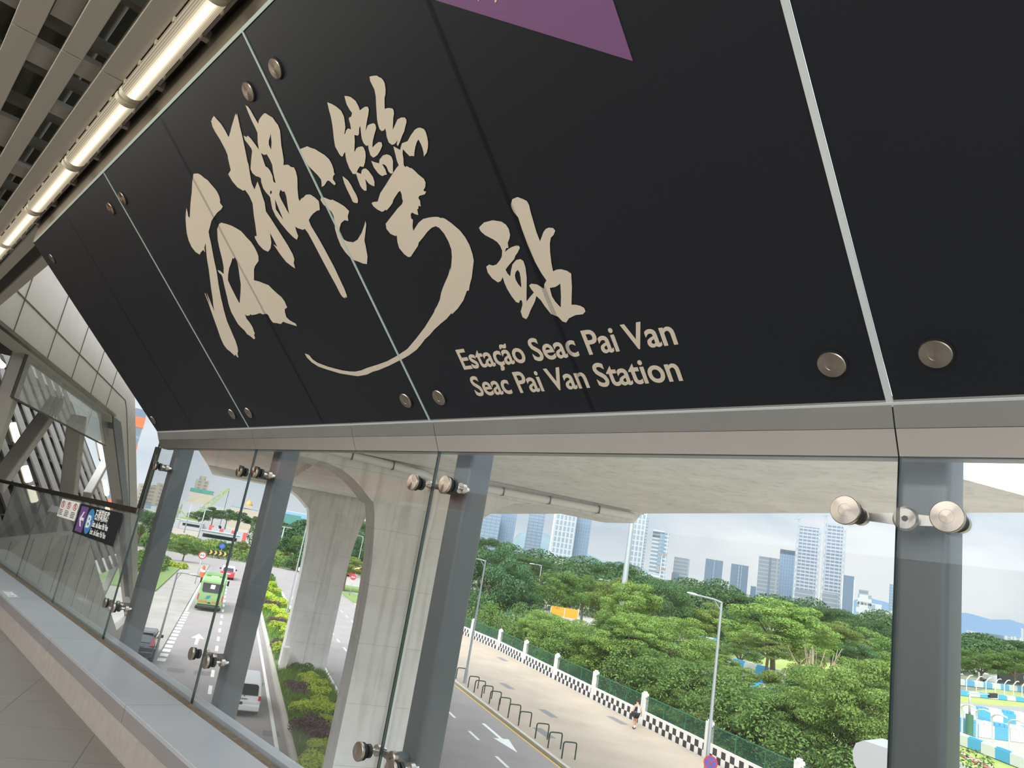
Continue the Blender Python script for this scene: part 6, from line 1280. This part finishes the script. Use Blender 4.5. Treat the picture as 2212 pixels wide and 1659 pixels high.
T_(613, 675, 1118, 260, 'net_teal', 'building wrapped in teal netting left of the far pier', depth=.6, cat='building', name='netted_building', parts=(('roof_step', 'net_teal', -.5, .1, -.5, .5, 1.0, 1.06),))
T_(608, 680, 1108, 420, 'roof_blue', 'pale blue roofed hall behind the teal netting', depth=.4, cat='building', name='hall', parts=(('ridge', 'white_wall', -.5, .5, -.1, .1, 1.0, 1.04),))
# orange banded tower at the left, between facade and sign
t, w, d, top = T_(292, 322, 872, 150, 'orange_tower', 'glass tower with orange bands between facade and dark sign', depth=.9, cat='tower', name='tower')
for k in range(7):
    z = top-3.4-k*5.2
    b = MB(); b.box(-w*.53, w*.53, -d*.53, d*.5, z, z+1.9); o = b.build('orange_band', 'orange_band', t); o.data.transform(Matrix.Translation(wloc(t)))
# hoarding, containers, sand, crane
b = MB(); b.prism([Vector((p.x, p.y, -.3)) for p in (gp(360, 1172), gp(560, 1195), gp(600, 1140), gp(330, 1128))], (0, 0, .33)); o = b.build('sand_terrain', 'sand_earth'); o['kind'] = 'structure'
def hoard(a, c, dist, h, n, label, mats, name='hoarding'):
    p, q = at_dist(a[0], a[1], dist), at_dist(c[0], c[1], dist); p.z = q.z = 0; d = q-p; L = d.length; d.normalize(); t = thing(name, label, 'hoarding', p)
    for k in range(n): b = MB(); b.frame(p+d*L*(k+.5)/n+zz*h/2, d, d.cross(zz), zz, L/n*.49, .1, h/2); b.build('board', mats[k % len(mats)], t)
hoard((375, 1135), (470, 1150), 300, 3.0, 9, 'white and red site hoarding left of the steel column', ('white_wall', 'hoard_red', 'white_wall'))
hoard((455, 1150), (540, 1165), 270, 3.0, 10, 'white site hoarding with red panels beside the steel column', ('white_wall', 'white_wall', 'hoard_red'))
for i, (px, py) in enumerate(((395, 1128), (412, 1140), (470, 1180))):
    p = at_dist(px, py, (320, 300, 215)[i]); p.z = 0; t = thing('site_cabin', ('white site cabin at the foot of the green crane', 'grey site cabin right of the crane cabin', 'long white site bus before the hoarding')[i], 'cabin', p)
    b = MB(); b.frame(p+zz*1.6, ER, EN, zz, 2.2, (5, 4, 5)[i], 1.5); b.build('walls', 'white_wall', t)
    b = MB(); b.frame(p+zz*1.9-ER*2.22, ER, EN, zz, .05, (4, 3, 4.4)[i], .45); b.build('window_band', 'dark_glass', t); b = MB(); b.frame(p+zz*3.15, ER, EN, zz, 2.4, (5.2, 4.2, 5.2)[i], .08); b.build('roof', 'podium_white', t)
p = at_dist(405, 1133, 340); p.z = 0; t = thing('crawler_crane', 'lime green crawler crane with a raised lattice boom', 'crane', p); s = EN
b = MB(); b.frame(p+zz*2.6, s, ER, zz, 3.5, 2, 1.2); b.build('cab', 'crane_green', t); b = MB(); b.frame(p+zz*.8, s, ER, zz, 4, 2.6, .8); b.build('tracks', 'bumper_dark', t)
tip = at_dist(496, 1056, 340); r0 = p+zz*3; b = MB(); u = (tip-r0); Lb = u.length; u.normalize(); v = u.cross(ER).normalized()
for o_ in (-1, 1): b.bar(r0+v*o_*.2, r0+u*Lb*.5+v*o_*1.0, .45, .45); b.bar(r0+u*Lb*.5+v*o_*1.0, tip+v*o_*.3, .45, .45)
for k in range(16): f = (k+.5)/16; wd = .2+1.6*min(f, 1-f); sg = 1 if k % 2 else -1; b.bar(r0+u*Lb*(f-.03)-v*sg*wd, r0+u*Lb*(f+.03)+v*sg*wd, .3, .3)
b.build('boom', 'crane_green', t); tip2 = at_dist(380, 1090, 340)
b = MB(); b.bar(r0, tip2, .5, .5); b.bar(tip, tip2, .12, .12); b.build('back_mast', 'crane_green', t)
b = MB(); b.cyl(tip, tip-zz*16, .10, .10, 6); b.ball(tip-zz*17, .9, 8, 6); b.build('hook_line', 'bumper_dark', t)
for i, (px, py0, py1) in enumerate(((398, 1085, 1148), (428, 1098, 1160), (560, 1110, 1180), (596, 1135, 1215))):
    q = at_dist(px, py1, (260, 240, 230, 200)[i]); q.z = 0; h = at_dist(px, py0, (260, 240, 230, 200)[i]).z
    t = thing('light_pole', ('slim double light pole at the construction site, left one', 'slim double light pole at the construction site, right one', 'slim light pole behind the steel column', 'slim light pole left of the far pier')[i], 'light pole', q)
    b = MB(); b.cyl(q, q+zz*h, .2, .14, 8); b.build('pole', 'pole_grey', t); b = MB(); b.bar(q+zz*h-EN*2, q+zz*h+EN*2, .2, .2); b.build('arm', 'pole_grey', t)
# hills
def hill(name, prof, dist, mat, label, depth=500):
    rows = []
    for px, py in prof:
        c, el = rad_dir(px, py); rows.append((CAM+c*dist, max(2, EYE+el*dist), c))
    b = MB(); m = len(rows); prs = [(0, 0), (.35, .45), (.7, .85), (1, 1), (1.4, .8), (2, 0)]; R = random.Random(3)
    pts = [[Vector((a.x, a.y, 0))+c*depth*(u-1)+zz*(h*v*(1 if v in (0, 1) else R.uniform(.9, 1.1))) for u, v in prs] for a, h, c in rows]
    vs = [p for r in pts for p in r]; k = len(prs)
    b.add(vs, [(i*k+j, (i+1)*k+j, (i+1)*k+j+1, i*k+j+1) for i in range(m-1) for j in range(k-1)], 0, True); o = b.build(name, mat); o['kind'] = 'structure'
    bm = bmesh.new(); bm.from_mesh(o.data); bmesh.ops.recalc_face_normals(bm, faces=bm.faces); bm.to_mesh(o.data); bm.free(); return o
hill('hill', [(1060,1215),(1090,1190),(1120,1152),(1150,1146),(1180,1152),(1205,1168),(1240,1185),(1280,1200),(1300,1210),(1330,1214),(1350,1210),(1385,1225),(1420,1245),(1460,1262),(1500,1270),(1525,1277)], 1700, 'hill_hazy', '')
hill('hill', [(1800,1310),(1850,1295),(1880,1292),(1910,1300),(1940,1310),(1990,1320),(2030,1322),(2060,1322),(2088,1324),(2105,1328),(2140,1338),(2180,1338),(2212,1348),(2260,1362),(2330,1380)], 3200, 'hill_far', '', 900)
# ================================================================ OPPOSITE SIDE OF THE WALKWAY (behind the viewer)
b = MB(); b.box(-13.0, 4.5, -2.9, -2.75, EYE+ZF, EYE+.60); struct(b.build('wall_back', 'cladding_white'))  # unseen wall, its height raised to keep sky light off the ledge front
t = thing('orange_reflection_board', 'made-up orange board on posts out of view, added for its reflection in the glass', 'board', W(-9.7, -1.5, ZF))  # unseen stand-in, added to give the orange reflection
a, c = W(-11.2, .2, .77), W(-8.3, -3.15, .77); b = MB(); b.bar(a, c, .05, .30); b.build('panel', 'orange_band', t)
for f in (.06, .94): q = a+(c-a)*f; b = MB(); b.cyl(Vector((q.x, q.y, EYE+ZF)), q+zz*.14, .04, .04, 10); b.build('post', 'dark_steel', t)
# ================================================================ CAMERA, SKY, LIGHT
cam = bpy.data.cameras.new('camera'); co = bpy.data.objects.new('camera', cam); COL.objects.link(co); SC.camera = co
cam.sensor_fit = 'HORIZONTAL'; cam.sensor_width = 36; cam.lens = FPX/IW*36; cam.clip_start = .05; cam.clip_end = 8000
M = Matrix((CR, CU, -CF)).transposed().to_4x4(); M.translation = CAM; co.matrix_world = M
w = bpy.data.worlds.new('world'); SC.world = w; w.use_nodes = True; nt = w.node_tree; nt.nodes.clear(); N, L = nt.nodes, nt.links
out = N.new('ShaderNodeOutputWorld'); bg = N.new('ShaderNodeBackground'); L.new(bg.outputs[0], out.inputs[0])
tc = N.new('ShaderNodeTexCoord'); mp = N.new('ShaderNodeMapping'); mp.inputs['Scale'].default_value = (1.6, 1.6, 5.0); L.new(tc.outputs['Generated'], mp.inputs[0])
n1 = N.new('ShaderNodeTexNoise'); n1.inputs['Scale'].default_value = 1.7; n1.inputs['Detail'].default_value = 7; n1.inputs['Roughness'].default_value = .5; n1.inputs['Distortion'].default_value = .4; L.new(mp.outputs[0], n1.inputs[0])
r = N.new('ShaderNodeValToRGB'); r.color_ramp.elements[0].position = .40; r.color_ramp.elements[0].color = lin('#bccddd'); r.color_ramp.elements[1].position = .62; r.color_ramp.elements[1].color = lin('#f4f7f9'); L.new(n1.outputs[0], r.inputs[0])
s = N.new('ShaderNodeSeparateXYZ'); L.new(tc.outputs['Generated'], s.inputs[0])
hz = N.new('ShaderNodeMapRange'); hz.inputs[1].default_value = .0; hz.inputs[2].default_value = .10; hz.inputs[3].default_value = .75; hz.inputs[4].default_value = 0; L.new(s.outputs[2], hz.inputs[0])
mx = N.new('ShaderNodeMix'); mx.data_type = 'RGBA'; L.new(hz.outputs[0], mx.inputs[0]); L.new(r.outputs[0], mx.inputs[6]); mx.inputs[7].default_value = lin('#ebf0f2'); L.new(mx.outputs[2], bg.inputs[0]); 
def smooth(v, a, b, lo, hi):
    k = N.new('ShaderNodeMapRange'); k.interpolation_type = 'SMOOTHSTEP'; k.inputs[1].default_value = a; k.inputs[2].default_value = b; k.inputs[3].default_value = lo; k.inputs[4].default_value = hi; L.new(v, k.inputs[0]); return k.outputs[0]
zen = smooth(s.outputs[2], .24, .95, 0., ZENITH)            # an overcast sky is brightest overhead ...
sd = (-ER*.80-EN*.60).normalized()*math.cos(math.radians(38))+zz*math.sin(math.radians(38))
dv = N.new('ShaderNodeVectorMath'); dv.operation = 'DOT_PRODUCT'; L.new(tc.outputs['Generated'], dv.inputs[0]); dv.inputs[1].default_value = sd
lobe = smooth(dv.outputs['Value'], .25, 1.0, 0., LOBE)       # ... and round the veiled sun
L.new(math_node(N, L, 'MULTIPLY', math_node(N, L, 'ADD', math_node(N, L, 'ADD', zen, lobe), 1.0), SKY), bg.inputs[1])
def sun(az, el, strength, angle, color=(1, .95, .89)):
    l = bpy.data.lights.new('sun', 'SUN'); l.energy = strength; l.angle = math.radians(angle); l.color = color; o = bpy.data.objects.new('sun', l); COL.objects.link(o)
    d = Vector((math.cos(el)*math.cos(az), math.cos(el)*math.sin(az), math.sin(el))); o.rotation_euler = d.to_track_quat('Z', 'Y').to_euler(); return o
sa = (-ER*.80-EN*.60); sun(math.atan2(sa.y, sa.x), math.radians(42), SUN, 18)
# added fill lights out of view, without fixtures, to brighten the sign panels
def area(x, y, z, sx, sy, power, color, rot=(0, 0, 0)):
    l = bpy.data.lights.new('sign_fill_light', 'AREA'); l.shape = 'RECTANGLE'; l.size = sx; l.size_y = sy; l.energy = power; l.color = color; o = bpy.data.objects.new('sign_fill_light', l); COL.objects.link(o); o.location = (x, y, EYE+z); o.rotation_euler = rot; return o
for x in (-11, -7.5, -4, -.5, 2.6): area(x, -2.2, 1.9, 3.0, .3, FILL, (1, .92, .82), (math.radians(55), 0, 0))
SC.view_settings.view_transform = 'Standard'; SC.view_settings.look = 'None'; SC.view_settings.exposure = EXPO; SC.view_settings.gamma = 1
SC.cycles.max_bounces = 8; SC.cycles.transparent_max_bounces = 24; SC.cycles.diffuse_bounces = 3; SC.cycles.glossy_bounces = 3; SC.cycles.caustics_reflective = False; SC.cycles.caustics_refractive = False; SC.cycles.sample_clamp_indirect = 6
SC.cycles.use_denoising = True
